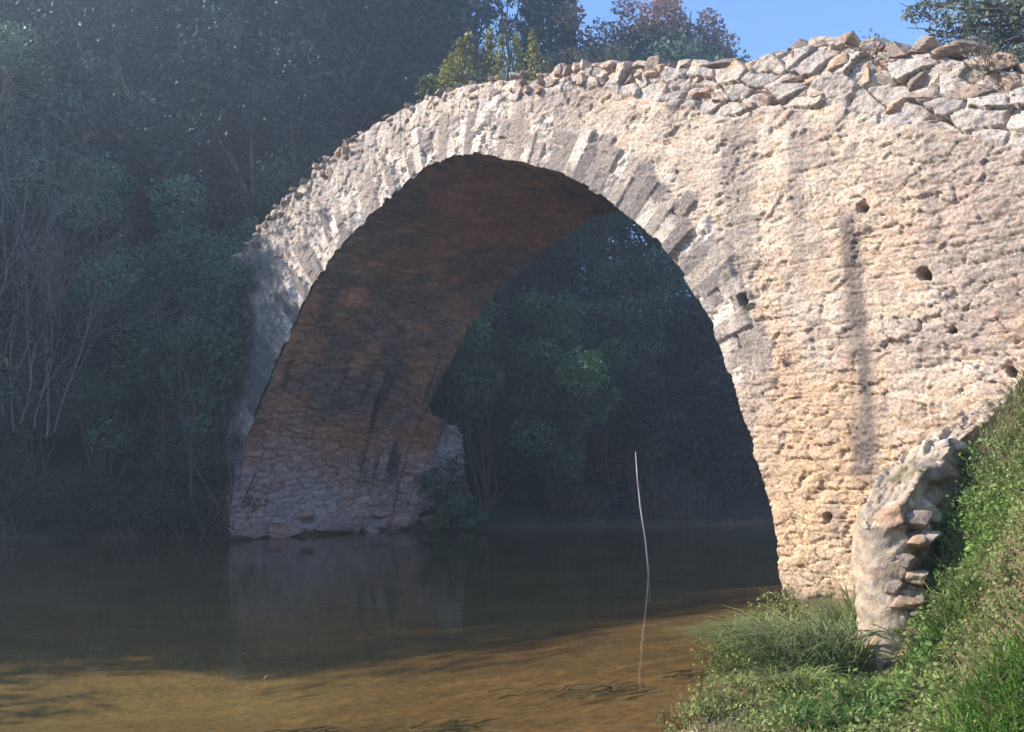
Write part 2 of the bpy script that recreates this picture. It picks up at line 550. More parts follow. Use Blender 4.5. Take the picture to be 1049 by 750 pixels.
def terr(q, n, sharp=0.8):
    q = q * n; i = np.floor(q)
    return (i + smooth(sharp, 1.0, q - i)) / n


fl1 = terr(fbm(SS * 2.6 + 0.5 * w2x, ZZ * 4.2 + 0.5 * w2z, 93, 5, 0.55), 16)
fl2 = terr(fbm(SS * 7, ZZ * 12, 94, 4, 0.6), 9)
h_rub = (smooth(0.0, 0.10, edge) * 0.014 + (r0 - 0.5) * 0.020 + dx * (r1 - 0.5) * 0.05 + dy * (r2 - 0.60) * 0.036) * (1 - 0.75 * smear)
h_chip = (smooth(0.0, 0.2, g2 - g1) * 0.003 + (q0 - 0.5) * 0.010 + ex * (q2 - 0.5) * 0.02 + ey * (q1 - 0.65) * 0.022)
h_fb = (fl1 - 0.5) * 0.036 + (fl2 - 0.5) * 0.020 + (fbm(SS * 0.9, ZZ * 0.9, 97, 3) - 0.5) * 0.08 - 0.03 * smooth(0.60, 0.66, fbm(SS * 3.1 + w2x, ZZ * 5.5 + w2z, 99, 4, 0.6))
crack = (1 - smooth(0.0, 0.055, edge)) * smooth(0.46, 0.56, fbm(SS * 1.7 + 4, ZZ * 2.4, 98, 3))
course = np.abs(((ZZ + 0.10 * (fbm(SS * 0.5, ZZ * 0.5, 89) - 0.5) + 0.035 * w2z + 0.02 * wx_) / 0.16) % 1.0 - 0.5)
crack = np.maximum(crack, (1 - smooth(0.0, 0.07, course)) * smooth(0.49, 0.56, fbm(SS * 1.6, ZZ * 4.0, 86, 3)))
H_sp = h_rub + h_chip + h_fb - 0.030 * crack
# voussoirs of the arch ring
uu = U + (fbm(SS * 1.6, ZZ * 1.6, 101) - 0.5) * 0.10 + w2x * 0.035
_vb = np.cumsum(np.random.default_rng(31).uniform(0.085, 0.17, 200))
_vi = np.searchsorted(_vb, uu)
_lo = np.where(_vi > 0, _vb[np.clip(_vi - 1, 0, 199)], 0.0); _hi = _vb[np.clip(_vi, 0, 199)]
vt = (uu - _lo) / (_hi - _lo) - 0.5
zero = np.zeros(uu.shape, int)
v0 = h2(_vi, zero, 12); v1 = h2(_vi, zero, 14); v2 = h2(_vi, zero, 16); v3 = h2(_vi, zero, 18)
vlen = np.interp(SS, [9, 12.5, 14], [1, 0.72, 0.6]) * (0.62 + 0.45 * v3) + 0.25 * (1 - smooth(3.0, 5.0, SS))                       # each stone reaches its own way up
vbrk = 0.25 + 0.3 * v2                                                          # some are two stones end to end
ejt = np.minimum(np.minimum(uu - _lo, _hi - uu), np.where(v0 > 0.55, np.abs(V - vbrk), 9)) + 0.012 * (fl2 - 0.5) * 2
vedge = np.clip(ejt, 0, 1)
v1 = np.where((v0 > 0.55) & (V > vbrk), h2(_vi, zero, 20), v1)
H_vo = smooth(0.0, 0.02, vedge) * 0.055 + (v2 - 0.5) * 0.04 + vt * (v3 - 0.5) * 0.05 + (terr(fbm(uu * 8, V * 2.2, 115, 4, 0.6), 10) - 0.5) * 0.035 + h_fb * 0.45 + h_chip * 0.6 + 0.014 * (terr(fbm(uu * 16, V * 7, 116, 4, 0.6), 8) - 0.5)
ring = (1 - smooth(vlen - 0.05, vlen + 0.05, V + 0.12 * w2z)) * smooth(1.9, 3.4, ZZ) * (SS > -0.6) * (SS < 14.2)
# narrow strip over the crown is set with the same upright stones
crown = (1 - smooth(9.2, 10.6, SS)) * smooth(0.2, 1.2, SS) * 0.8 * (1 - ring)
w1, w2, c0, c1, c2, cx_, cy_ = voronoi((SS + 0.22 * wx_) / 0.15, (ZZ + 0.3 * wz_) / 0.27, 131, 0.85)
H_cr = smooth(0.0, 0.16, w2 - w1) * 0.016 + (c0 - 0.5) * 0.055 + cx_ * (c1 - 0.5) * 0.10 + cy_ * (c2 - 0.6) * 0.06 + h_fb * 0.8 + h_chip
# big dry-laid stones of the ruined parapet
ph = np.interp(S, [0, 9.5, 10.2, 11.3, 12.8, 14, 15, 17], [0.0, 0.0, 0.30, 0.42, 0.62, 0.78, 0.82, 0.85])[:, None] + 0.25 * wx_
par = smooth(-0.05, 0.05, ZZ - (zt[:, None] - ph)) * (SS > 9.4)
p1, p2, b0, b1, b2, bx, by = voronoi((SS + 0.25 * wx_ + 0.15 * wz_ + 0.08 * w2x) / 0.42, (ZZ + 0.3 * wz_ + 0.12 * SS + 0.06 * w2z) / 0.25, 141, 0.95)
H_pa = smooth(0.0, 0.10, p2 - p1) * 0.06 + (b0 - 0.5) * 0.10 + bx * (b1 - 0.5) * 0.16 + by * (b2 - 0.6) * 0.2 + (fl1 - 0.5) * 0.10 + (fl2 - 0.5) * 0.05 - 0.05
H = H_sp * (1 - ring) + H_vo * ring
H = H * (1 - crown) + H_cr * crown
H = H * (1 - par) + H_pa * par

# putlog holes and the deep cracks
for hs, hz, rr in ((13.27, 3.73, 0.062), (14.84, 4.60, 0.066), (15.48, 3.71, 0.075), (14.27, 1.02, 0.05), (16.28, 2.59, 0.055), (15.75, 3.05, 0.025), (12.3, 5.62, 0.03)):
    rd = 0.5 * np.hypot(SS - hs, (ZZ - hz) * 0.9) + 0.55 * np.maximum(np.abs(SS - hs + 0.2 * (ZZ - hz)), np.abs(ZZ - hz) * 0.85) + (fbm(SS * 16, ZZ * 16, 7) - 0.5) * 0.07
    H = H - 0.32 * smooth(rr * 1.05, rr * 0.8, rd)
# colours of the stone, with some shade painted into the left end
pal = [(0.34, 0.285, 0.25), (0.58, 0.49, 0.40), (0.64, 0.54, 0.43), (0.40, 0.335, 0.295), (0.66, 0.57, 0.47), (0.56, 0.39, 0.27), (0.45, 0.38, 0.34)]
C_sp = ramp(r1, pal)
C_sp = mixc(C_sp, ramp(q2, pal), 0.35)
C_sp = C_sp * (0.80 + 0.36 * fbm(SS * 9, ZZ * 14, 154, 3))[..., None]
C_sp = mixc(C_sp, (0.68, 0.58, 0.47), (1 - smooth(0.0, 0.22, edge)) * 0.6)
C_sp = mixc(C_sp, (0.26, 0.215, 0.185), crack * 0.55)
C_sp = mixc(C_sp, (0.66, 0.57, 0.47), smear * 0.18)
C_sp = mixc(C_sp, (0.33, 0.28, 0.25), smooth(0.56, 0.70, fbm(SS * 2.6, ZZ * 3.4, 156, 5, 0.6)) * 0.62)
warm = smooth(0.40, 0.66, fbm(SS * 0.9 + 3, ZZ * 0.9, 151)) * smooth(5.4, 3.2, ZZ) * smooth(12.5, 14.2, SS)
C_sp = mixc(C_sp, (0.60, 0.40, 0.25), warm * 0.6)
C_sp = mixc(C_sp, (0.62, 0.45, 0.26), smooth(2.4, 0.8, ZZ) * smooth(12.9, 13.3, SS) * 0.4)
greyp = smooth(0.52, 0.72, fbm(SS * 0.8, ZZ * 0.35 + 0.1 * SS, 161)) * smooth(2.0, 4.0, ZZ)
C_sp = mixc(C_sp, (0.35, 0.30, 0.275), greyp * 0.72)
vst = smooth(0.55, 0.75, fbm(SS * 3.2, ZZ * 0.35, 165)) * smooth(3.0, 4.6, ZZ)
C_sp = mixc(C_sp, (0.31, 0.27, 0.25), vst * 0.72)
streak = np.exp(-((SS - 14.70 - 0.05 * (fbm(ZZ * 2, ZZ * 0, 171) - 0.5) + 0.02 * (ZZ - 3)) / (0.12 + 0.05 * smooth(4, 1.5, ZZ))) ** 4) * smooth(1.35, 1.6, ZZ) * smooth(4.75, 4.4, ZZ)
streak = streak * (0.78 + 0.4 * fbm(SS * 6, ZZ * 1.5, 173)) * (1 - 0.75 * np.exp(-((ZZ - 2.55) / 0.45) ** 2) * smooth(14.78, 14.66, SS))
C_sp = mixc(C_sp, (0.20, 0.172, 0.155), np.clip(streak, 0, 1))
st2 = np.exp(-((SS - 14.98 - 0.06 * wx_) / 0.06) ** 4) * smooth(1.9, 2.1, ZZ) * smooth(3.0, 2.7, ZZ) * smooth(0.35, 0.6, fbm(SS * 5, ZZ * 3, 175))
st3 = np.exp(-((SS - 14.36 - 0.2 * wz_) / 0.10) ** 2) * smooth(2.9, 2.4, ZZ) * smooth(0.4, 0.6, fbm(SS * 4, ZZ * 2, 177)) * smooth(0.3, 0.6, ZZ)
C_sp = mixc(C_sp, (0.30, 0.25, 0.225), np.clip(st2 + st3 * 0.8, 0, 1) * 0.85)
C_vo = ramp(np.clip(0.55 * v1 + 0.45 * (_vi % 2), 0, 1), [(0.20, 0.175, 0.165), (0.36, 0.31, 0.275), (0.24, 0.21, 0.195), (0.46, 0.39, 0.33), (0.27, 0.235, 0.215), (0.42, 0.35, 0.29)])
lime = smooth(0.57, 0.69, fbm(uu * 7.5, V * 1.0, 181)) * 0.8 + (1 - smooth(0.006, 0.024, vedge)) * 0.85 * smooth(0.25, 0.5, fbm(uu * 2, V * 2, 183))
C_vo = C_vo * 0.84
C_vo = mixc(C_vo, (0.74, 0.65, 0.55), np.clip(lime, 0, 1) * 0.95)
C_cr = mixc(ramp(c1, pal), (0.38, 0.34, 0.31), 0.35 + 0.3 * greyp)
C_cr = mixc(C_cr, (0.70, 0.61, 0.50), smooth(0.52, 0.7, fbm(SS * 4, ZZ * 1.2, 185)) * 0.6)
C_pa = 0.9 * mixc(ramp(b1, [(0.45, 0.39, 0.35), (0.56, 0.48, 0.42), (0.62, 0.55, 0.47), (0.50, 0.44, 0.40), (0.60, 0.48, 0.38), (0.42, 0.38, 0.35)]), (0.5, 0.45, 0.41), 0.35)
C_sp = C_sp * np.array([0.985, 0.94, 0.90])
C = mixc(C_sp, C_vo, ring * 0.95); C = mixc(C, C_cr, crown); C = mixc(C, C_pa, par)
C = mixc(C, (0.115, 0.112, 0.11), smooth(2.6, 1.0, SS + 0.8 * wx_) * smooth(0.25, 0.5, fbm(SS * 1.5, ZZ * 1.5, 187)) * 0.8)  # grey weathering, darkened further to deepen the shade on the left end
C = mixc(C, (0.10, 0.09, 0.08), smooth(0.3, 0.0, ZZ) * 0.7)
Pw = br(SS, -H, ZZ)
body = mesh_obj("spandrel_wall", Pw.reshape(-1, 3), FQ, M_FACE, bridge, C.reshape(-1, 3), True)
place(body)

# upstream face and roadway
S2 = np.arange(-9, 19.6, 0.12); z2t = np.interp(S2, TOP[:, 0], TOP[:, 1]) - 0.1 + (fbm(S2 * 2, S2 * 0, 201) - 0.5) * 0.2
z2l = np.where((S2 > -0.015) & (S2 < 13.69), intrados(S2), -1.2)
f2_ = np.linspace(0, 1, 60)
SB = np.repeat(S2[:, None], 60, 1); ZB = z2l[:, None] + (z2t - z2l)[:, None] * f2_[None]
HB = (fbm(SB * 3, ZB * 5, 203) - 0.5) * 0.12
CB = mixc((0.36, 0.32, 0.28), (0.24, 0.22, 0.19), fbm(SB, ZB, 205))
place(mesh_obj("upstream_wall", br(SB, WID + HB, ZB).reshape(-1, 3), grid_faces(len(S2), 60), M_RUBBLE, bridge, CB.reshape(-1, 3), True))
nn = np.array([0.02, 0.42, 0.46, 1.2, 2.3, 3.4, 4.18, 4.22, WID - 0.02])
dz = np.array([0, 0, -0.45, -0.5, -0.5, -0.5, -0.45, 0, 0.0])
topz = np.interp(S, TOP[:, 0], TOP[:, 1]) - 0.10 + (fbm(S * 2.2, S * 0, 51) - 0.5) * 0.16
topb = np.interp(S, S2, z2t)
Sd = S[::3]; DK = np.where(np.arange(9)[None] < 5, topz[::3][:, None], topb[::3][:, None]) + dz[None]
NNg = np.repeat(nn[None], len(Sd), 0); SD = np.repeat(Sd[:, None], 9, 1)
CD = mixc((0.34, 0.29, 0.24), (0.2, 0.17, 0.12), fbm(SD * 2, NNg * 2, 209))
place(mesh_obj("roadway", br(SD, NNg, DK).reshape(-1, 3), grid_faces(len(Sd), 9, True), M_RUBBLE, bridge, CD.reshape(-1, 3), False))

# the barrel of the arch
na = len(ARC_E) - 1
nd_ = np.linspace(0.0, WID, 170)
UA = np.repeat(ARCL[:, None], len(nd_), 1); NA = np.repeat(nd_[None], len(ARCL), 0)
sA = np.repeat(ARC_E[:, 0][:, None], len(nd_), 1) * 0 + (ARC[:, 0][:, None] + (ARC_E - ARC)[:, 0][:, None] * np.exp(-nd_ / 0.3)[None])
zA = ARC[:, 1][:, None] + (ARC_E - ARC)[:, 1][:, None] * np.exp(-nd_ / 0.3)[None]
wv = fbm(UA * 1.4, NA * 1.4, 211) - 0.5


def vault_skin(UA, NA, zA, left):
    e1, e2, a0, a1, a2, adx, ady = voronoi((NA + 0.2 * wvf(UA, NA)) / 0.42, (UA + 0.12 * wvf(UA + 5, NA)) / 0.165, 221, 0.8)
    ed = e2 - e1
    hh = smooth(0.0, 0.25, ed) * 0.035 + (a0 - 0.5) * 0.04 + (fbm(UA * 5, NA * 5, 225, 4) - 0.5) * 0.06 + (fbm(UA * 0.8, NA * 0.8, 226, 3) - 0.5) * 0.14
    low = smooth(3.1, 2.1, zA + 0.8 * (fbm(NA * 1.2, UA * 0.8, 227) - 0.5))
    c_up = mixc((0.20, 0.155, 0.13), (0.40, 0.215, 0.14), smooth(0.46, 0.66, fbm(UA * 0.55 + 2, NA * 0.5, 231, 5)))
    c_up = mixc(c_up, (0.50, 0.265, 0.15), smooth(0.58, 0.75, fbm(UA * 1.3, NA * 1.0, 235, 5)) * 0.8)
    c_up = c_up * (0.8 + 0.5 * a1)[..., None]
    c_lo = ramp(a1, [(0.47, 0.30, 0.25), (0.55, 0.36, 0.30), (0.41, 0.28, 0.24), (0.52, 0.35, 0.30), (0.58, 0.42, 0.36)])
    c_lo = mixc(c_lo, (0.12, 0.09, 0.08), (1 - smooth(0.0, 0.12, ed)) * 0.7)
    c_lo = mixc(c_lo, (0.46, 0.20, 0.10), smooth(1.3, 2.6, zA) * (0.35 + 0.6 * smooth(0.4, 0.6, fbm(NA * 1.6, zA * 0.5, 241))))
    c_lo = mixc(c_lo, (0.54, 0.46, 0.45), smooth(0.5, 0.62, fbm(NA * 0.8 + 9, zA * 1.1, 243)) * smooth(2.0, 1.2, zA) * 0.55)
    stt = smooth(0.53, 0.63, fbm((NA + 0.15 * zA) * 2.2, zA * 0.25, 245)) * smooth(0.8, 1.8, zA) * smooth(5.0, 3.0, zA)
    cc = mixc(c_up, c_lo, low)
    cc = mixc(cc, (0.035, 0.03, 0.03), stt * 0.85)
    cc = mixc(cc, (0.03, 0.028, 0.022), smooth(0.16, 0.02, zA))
    return hh, cc


def wvf(a, b): return fbm(a * 1.4, b * 1.4, 211) - 0.5


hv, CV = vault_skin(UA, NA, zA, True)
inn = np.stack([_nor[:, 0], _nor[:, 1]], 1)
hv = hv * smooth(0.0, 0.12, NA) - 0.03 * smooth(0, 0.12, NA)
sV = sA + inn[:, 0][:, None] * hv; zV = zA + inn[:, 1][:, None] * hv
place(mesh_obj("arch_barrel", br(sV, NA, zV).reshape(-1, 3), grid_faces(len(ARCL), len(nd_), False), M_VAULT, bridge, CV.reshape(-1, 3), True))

# abutment: the far springing runs on upstream of the arch as a ruined quay, with a ledge at the water
nq = np.arange(WID, 7.6, 0.025); zq = np.linspace(-1.0, 1, 110)
topq = np.interp(nq, [WID, 5.4, 6.2, 6.7, 7.0, 7.6], [3.1, 2.9, 2.5, 1.8, 1.2, 0.5]) + 0.35 * (fbm(nq * 3, nq * 0, 251) - 0.5)
NQ = np.repeat(nq[:, None], 110, 1); ZQ = -1.0 + (topq[:, None] + 1.0) * np.linspace(0, 1, 110)[None]
sL = np.interp(ZQ, ARC[:len(ARC) // 3, 1], ARC[:len(ARC) // 3, 0])
UQ = np.interp(ZQ, ARC[:len(ARC) // 3, 1], ARCL[:len(ARC) // 3])
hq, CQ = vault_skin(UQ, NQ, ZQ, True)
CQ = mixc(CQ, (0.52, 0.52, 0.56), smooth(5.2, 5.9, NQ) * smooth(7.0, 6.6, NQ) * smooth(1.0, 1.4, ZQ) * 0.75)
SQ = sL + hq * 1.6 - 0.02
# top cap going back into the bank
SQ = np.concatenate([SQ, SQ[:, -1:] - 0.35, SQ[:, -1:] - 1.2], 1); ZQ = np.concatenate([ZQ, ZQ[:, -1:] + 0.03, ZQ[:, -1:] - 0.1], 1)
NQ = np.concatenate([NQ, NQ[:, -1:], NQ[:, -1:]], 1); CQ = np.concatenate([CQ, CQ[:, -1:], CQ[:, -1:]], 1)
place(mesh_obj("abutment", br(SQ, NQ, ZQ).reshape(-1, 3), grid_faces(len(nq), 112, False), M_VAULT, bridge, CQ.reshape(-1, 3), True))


# ------------------------------------------------------------------ rubble stones
_n = 11


def cube_sphere(n=_n):
    a = np.linspace(-1, 1, n)
    V = []; F = []; k = 0
    for ax in range(3):
        for sg in (-1, 1):
            p, q = np.meshgrid(a, a, indexing='ij')
            c = [None] * 3; c[ax] = np.full(p.shape, float(sg)); c[(ax + 1) % 3] = p; c[(ax + 2) % 3] = q
            V.append(np.stack(c, -1).reshape(-1, 3)); F.append(grid_faces(n, n, sg < 0) + k); k += n * n
    return np.concatenate(V), np.concatenate(F)


CSV, CSF = cube_sphere()


def stone(g, w, d, h, rot=None):
    """an angular block: rounded box, chopped by random planes, roughened"""
    P = CSV.copy()
    p = 9.0
    P = P / (np.sum(np.abs(P) ** p, 1) ** (1 / p))[:, None]
    for _ in range(14):
        n = g.normal(size=3) * np.array([1, 0.8, 1]); n /= np.linalg.norm(n)
        dd = P @ n; lim = g.uniform(0.62, 1.0)
        P = P - np.clip(dd - lim, 0, None)[:, None] * n
    ph = g.uniform(0, 50, 3)
    nz = fbm(P[:, 0] * 1.8 + ph[0] + P[:, 2] * 1.3, P[:, 1] * 1.8 + ph[1] - P[:, 2] * 1.1, 301, 4, 0.6) - 0.5
    P = P * (1.08 + 0.34 * nz)[:, None]
    P = P * np.array([w, d, h]) * 0.5
    if rot is not None:
        P = P @ np.array(Matrix.Rotation(rot, 3, 'Y')).T
    P = P @ np.array(Matrix.Rotation(g.uniform(-.25, .25), 3, 'Z')).T @ np.array(Matrix.Rotation(g.uniform(-.2, .2), 3, 'X')).T
    return P


STONEC = [(0.36, 0.30, 0.265), (0.52, 0.43, 0.36), (0.60, 0.51, 0.42), (0.43, 0.36, 0.32), (0.54, 0.41, 0.32), (0.30, 0.265, 0.24), (0.58, 0.49, 0.41), (0.48, 0.42, 0.38)]


def stone_col(g, n):
    c = np.array(STONEC[g.integers(len(STONEC))]) * g.uniform(0.9, 1.08) * np.array([0.95, 0.87, 0.79])
    return np.broadcast_to(c, (n, 3))


RB = np.stack([AX, NX, [0, 0, 1]], 0)                    # rows: local axes in world


def to_world(P, s, n, z):
    return P @ RB + br(s, n, z)


g = np.random.default_rng(77)
mb = MB()
# stones of the parapet: rows following the top line, bedded in the wall, largest towards the right bank
for row in range(5):
    s = 9.65 + 0.1 * row
    while s < 19:
        big = np.interp(s, [9, 11, 13, 17], [0.72, 0.82, 1.0, 1.1])
        wd = g.uniform(0.16, 0.40) * big; hh = g.uniform(0.14, 0.24) * big
        zz = np.interp(s, TOP[:, 0], TOP[:, 1]) - 0.05 - row * 0.19 * big + g.uniform(-0.035, 0.035)
        nrow = np.interp(s, [9.6, 10.4, 12.4, 13.4, 20], [1, 1.7, 2.1, 3.2, 3.6])
        if row < nrow and g.random() > (0.0 if row < 1 else 0.16):
            P = stone(g, wd * 1.18, 0.36, hh * 1.2, g.normal(0, 0.12) + (0.18 if s < 12.3 else 0.0))
            c = stone_col(g, len(P))
            if abs(s - 15.1) < 0.2 and row == 1: c = np.broadcast_to(np.array([0.55, 0.35, 0.25]), (len(P), 3))
            mb.add(to_world(P, s + wd / 2, 0.165 + g.uniform(-0.045, 0.04), zz - hh / 2 + 0.04), CSF, c)
        s += wd * 0.98
# a few high ones on the crest
for s, dzv, wd, hh in ((13.25, 0.02, 0.42, 0.26), (14.1, 0.05, 0.34, 0.34), (14.45, -0.02, 0.25, 0.2), (14.75, 0.0, 0.4, 0.2), (15.12, 0.03, 0.28, 0.16), (16.0, 0.0, 0.42, 0.34), (10.0, 0.06, 0.45, 0.3), (10.55, 0.04, 0.35, 0.25), (11.4, 0.04, 0.4, 0.27), (12.2, 0.02, 0.36, 0.24)):
    P = stone(g, wd, 0.4, hh, g.normal(0, 0.2))
    mb.add(to_world(P, s, 0.19, np.interp(s, TOP[:, 0], TOP[:, 1]) - hh * 0.5 + dzv - 0.02), CSF, stone_col(g, len(P)))
# small ones along the crest on the left
for row in range(3):
    s = -1.5
    while s < 9.7:
        wd = g.uniform(0.10, 0.22) * (1.1 if s < 4.5 else 0.7); hh = wd * g.uniform(0.6, 1.0)
        zz = np.interp(s, TOP[:, 0], TOP[:, 1]) - row * 0.14 - 0.05 + g.uniform(-0.04, 0.03)
        if g.random() < (0.8 if s < 4.6 else 0.35) * (1.0 if row == 0 else 0.5):
            P = stone(g, wd * 1.15, 0.25, hh * 1.1, g.normal(-0.3, 0.3))
            mb.add(to_world(P, s + wd / 2, 0.06 + g.uniform(-0.04, 0.04), zz - hh / 2 + 0.05), CSF, stone_col(g, len(P)))
        s += wd * 1.0
place(mb.build("parapet", M_RUBBLE, bridge, False))
# fallen blocks bedded along the foot of the far abutment
mb = MB()
for nq_, zz, wd, hh in ((0.5, 0.12, 0.9, 0.3), (1.4, 0.15, 1.0, 0.34), (2.0, 0.5, 0.3, 0.32), (2.9, 0.3, 1.15, 0.62), (4.2, 0.42, 0.6, 0.26), (4.9, 0.22, 1.2, 0.5), (5.9, 0.28, 0.9, 0.42), (6.6, 0.62, 0.4, 0.3), (6.9, 0.35, 0.5, 0.3), (7.2, 0.5, 0.3, 0.28), (3.8, 0.06, 0.45, 0.22)):
    P = stone(g, 0.5, wd, hh)
    cc = np.array([(0.45, 0.28, 0.22), (0.40, 0.27, 0.23), (0.48, 0.30, 0.24)][g.integers(3)])
    mb.add(to_world(P, 0.05, nq_, zz), CSF, np.broadcast_to(cc, (len(P), 3)))
place(mb.build("footing", M_VAULT, bridge, True))

# ------------------------------------------------------------------ broken wing wall against the bank
WS = 16.33; WL = 3.62; WT = 0.36
wing = tag(empty("wing_wall", tuple(br(WS, -WL, 0.2))), "broken stub of rubble wing wall running from the bridge to the grassy bank", "wall")
WW = Vector(br(WS, -WL, 0.2))
kk = np.concatenate([np.linspace(0, WL - 0.17, 240), WL - 0.16 + 0.16 * np.sin(np.linspace(0, np.pi / 2, 30))]); zf = np.linspace(0, 1, 120)


def wing_top(k):
    return np.interp(k, [0, 1.0, 2.0, 2.9, 3.3, 3.5, 3.62], [2.38, 2.14, 1.88, 1.60, 1.42, 1.30, 1.16]) + 0.05 * (fbm(k * 5, k * 0, 311) - 0.5)


def wing_pt(lat, k, z): return br(WS + lat, -k, z)


# section loop: river side up, over the top, down the bank side
lat = np.concatenate([np.full(60, -WT / 2), np.linspace(-WT / 2, WT / 2, 24), np.full(60, WT / 2)])
zfr = np.concatenate([np.linspace(0, 1, 60), np.ones(24), np.linspace(1, 0, 60)])
loop = np.arange(len(lat)) * 0.015
K, LI = np.meshgrid(kk, np.arange(len(lat)), indexing='ij')
LAT = lat[LI]; ZW = -0.15 + (wing_top(K) + 0.15) * zfr[LI]
LO = loop[LI]
nrm_lat = np.sign(LAT) * (np.abs(LAT) > WT / 2 - 1e-6); nrm_up = (zfr[LI] > 0.999) * 1.0
m1, m2, d0, d1, d2, ddx, ddy = voronoi((K + 0.3 * fbm(K * 2, LO * 5, 313)) / 0.55, (LO + 0.1 * fbm(K * 3, LO * 3, 314)) / 0.075, 315, 0.9)
HW = smooth(0, 0.2, m2 - m1) * 0.02 + (d0 - 0.5) * 0.05 + (terr(fbm(K * 5, LO * 14, 317, 4, 0.6), 9) - 0.5) * 0.10
LATd = LAT + nrm_lat * HW; ZWd = ZW + nrm_up * HW
LATd = LATd * (1 - 0.12 * smooth(0.8, 1.0, zfr[LI])) * np.sqrt(np.clip(1 - (np.clip(K - (WL - 0.16), 0, 1) / 0.16) ** 2, 0, 1))
CWg = ramp(d1, [(0.46, 0.40, 0.34), (0.62, 0.54, 0.45), (0.52, 0.44, 0.36), (0.40, 0.36, 0.31), (0.66, 0.58, 0.48)])
CWg = CWg * np.array([0.88, 0.80, 0.72])
CWg = mixc(CWg, (0.17, 0.15, 0.07), smooth(0.52, 0.68, fbm(K * 2, LO * 4, 319)) * 0.7)
wobj = mesh_obj("wall_body", wing_pt(LATd, K, ZWd).reshape(-1, 3), grid_faces(len(kk), len(lat), False), M_RUBBLE, wing, CWg.reshape(-1, 3), True)
wobj.location = -WW
mb = MB()
for i in range(105):
    zz = 0.03 + 1.3 * (i + g.uniform(-0.4, 0.4)) / 105; kx = WL + g.uniform(-0.26, -0.05) - 0.2 * max(0, zz - 0.85); la = g.uniform(-0.04, 0.30)
    if la < 0.08 and g.random() < 0.5: continue
    wd = g.uniform(0.06, 0.16) * (1.35 if g.random() < 0.2 else 1.0)
    P = stone(g, wd * 1.25, wd, wd * g.uniform(0.55, 0.9), g.normal(0, 0.3))
    mb.add(to_world(P, WS + la, -kx, zz), CSF, stone_col(g, len(P)) * g.uniform(0.7, 1.0))
for i in range(7):
    kx = g.uniform(1.2, 3.3); wd = g.uniform(0.10, 0.2)
    P = stone(g, wd, wd * 1.4, wd * 0.6, g.normal(0, 0.2))
    mb.add(to_world(P, WS + g.uniform(0.0, 0.24), -kx, wing_top(np.array([kx]))[0] - 0.03), CSF, stone_col(g, len(P)))
cobj = mb.build("core_rubble", M_RUBBLE, wing, True); cobj.location = -WW

# loose rocks in the bank beside it
for (px, py, Yd, sz, lab) in ((958, 481, 7.0, 0.26, "cracked grey rock in the grass just above the wing wall"),
                              (985, 462, 7.5, 0.14, "small pale rock half buried in the ivy near the bridge"),
                              (942, 520, 6.75, 0.22, "rounded pinkish rock perched on the top of the broken wing wall")):
    p = at(px, py, Yd); x, y = p[0], p[1]
    zz = p[2]
    P = stone(g, sz * 1.3, sz, sz * 0.85)
    o = mesh_obj("rock", P, CSF, M_RUBBLE, None, stone_col(g, len(P)) * 0.95, True)
    o.location = (x, y, zz); tag(o, lab, "rock")

# ------------------------------------------------------------------ vegetation builders
def crown_points(g, blobs, n):
    """points spread through clumps, denser near their skin"""
    vol = np.array([b[3] ** 2 for b in blobs]); vol = vol / vol.sum()
    idx = g.choice(len(blobs), n, p=vol)
    crown_points.f = g.uniform(0.6, 1.45, len(blobs))[idx][:, None]
    B = np.array([b[:4] for b in blobs])[idx]
    d = g.normal(size=(n, 3)); d /= np.linalg.norm(d, axis=1)[:, None]
    r = g.uniform(0.25, 1.0, n) ** 0.45 * g.uniform(0.85, 1.12, n)
    P = B[:, :3] + d * (B[:, 3] * r)[:, None] * np.array([1, 1, 0.85])
    return P, d


def tints(g, n, base, alt, spread=0.25):
    t = g.random(n)[:, None]
    c = np.array(base) * (1 - t) + np.array(alt) * t
    return c * g.uniform(1 - spread, 1 + spread, n)[:, None]


def bent(g, p0, p1, n=6, wob=0.06):
    p0 = np.array(p0, float); p1 = np.array(p1, float)
    t = np.linspace(0, 1, n)[:, None]
    L = np.linalg.norm(p1 - p0)
    P = p0 + (p1 - p0) * t
    off = np.cumsum(g.normal(0, wob * L / n, size=(n, 3)), 0); off[0] = 0
    return P + off


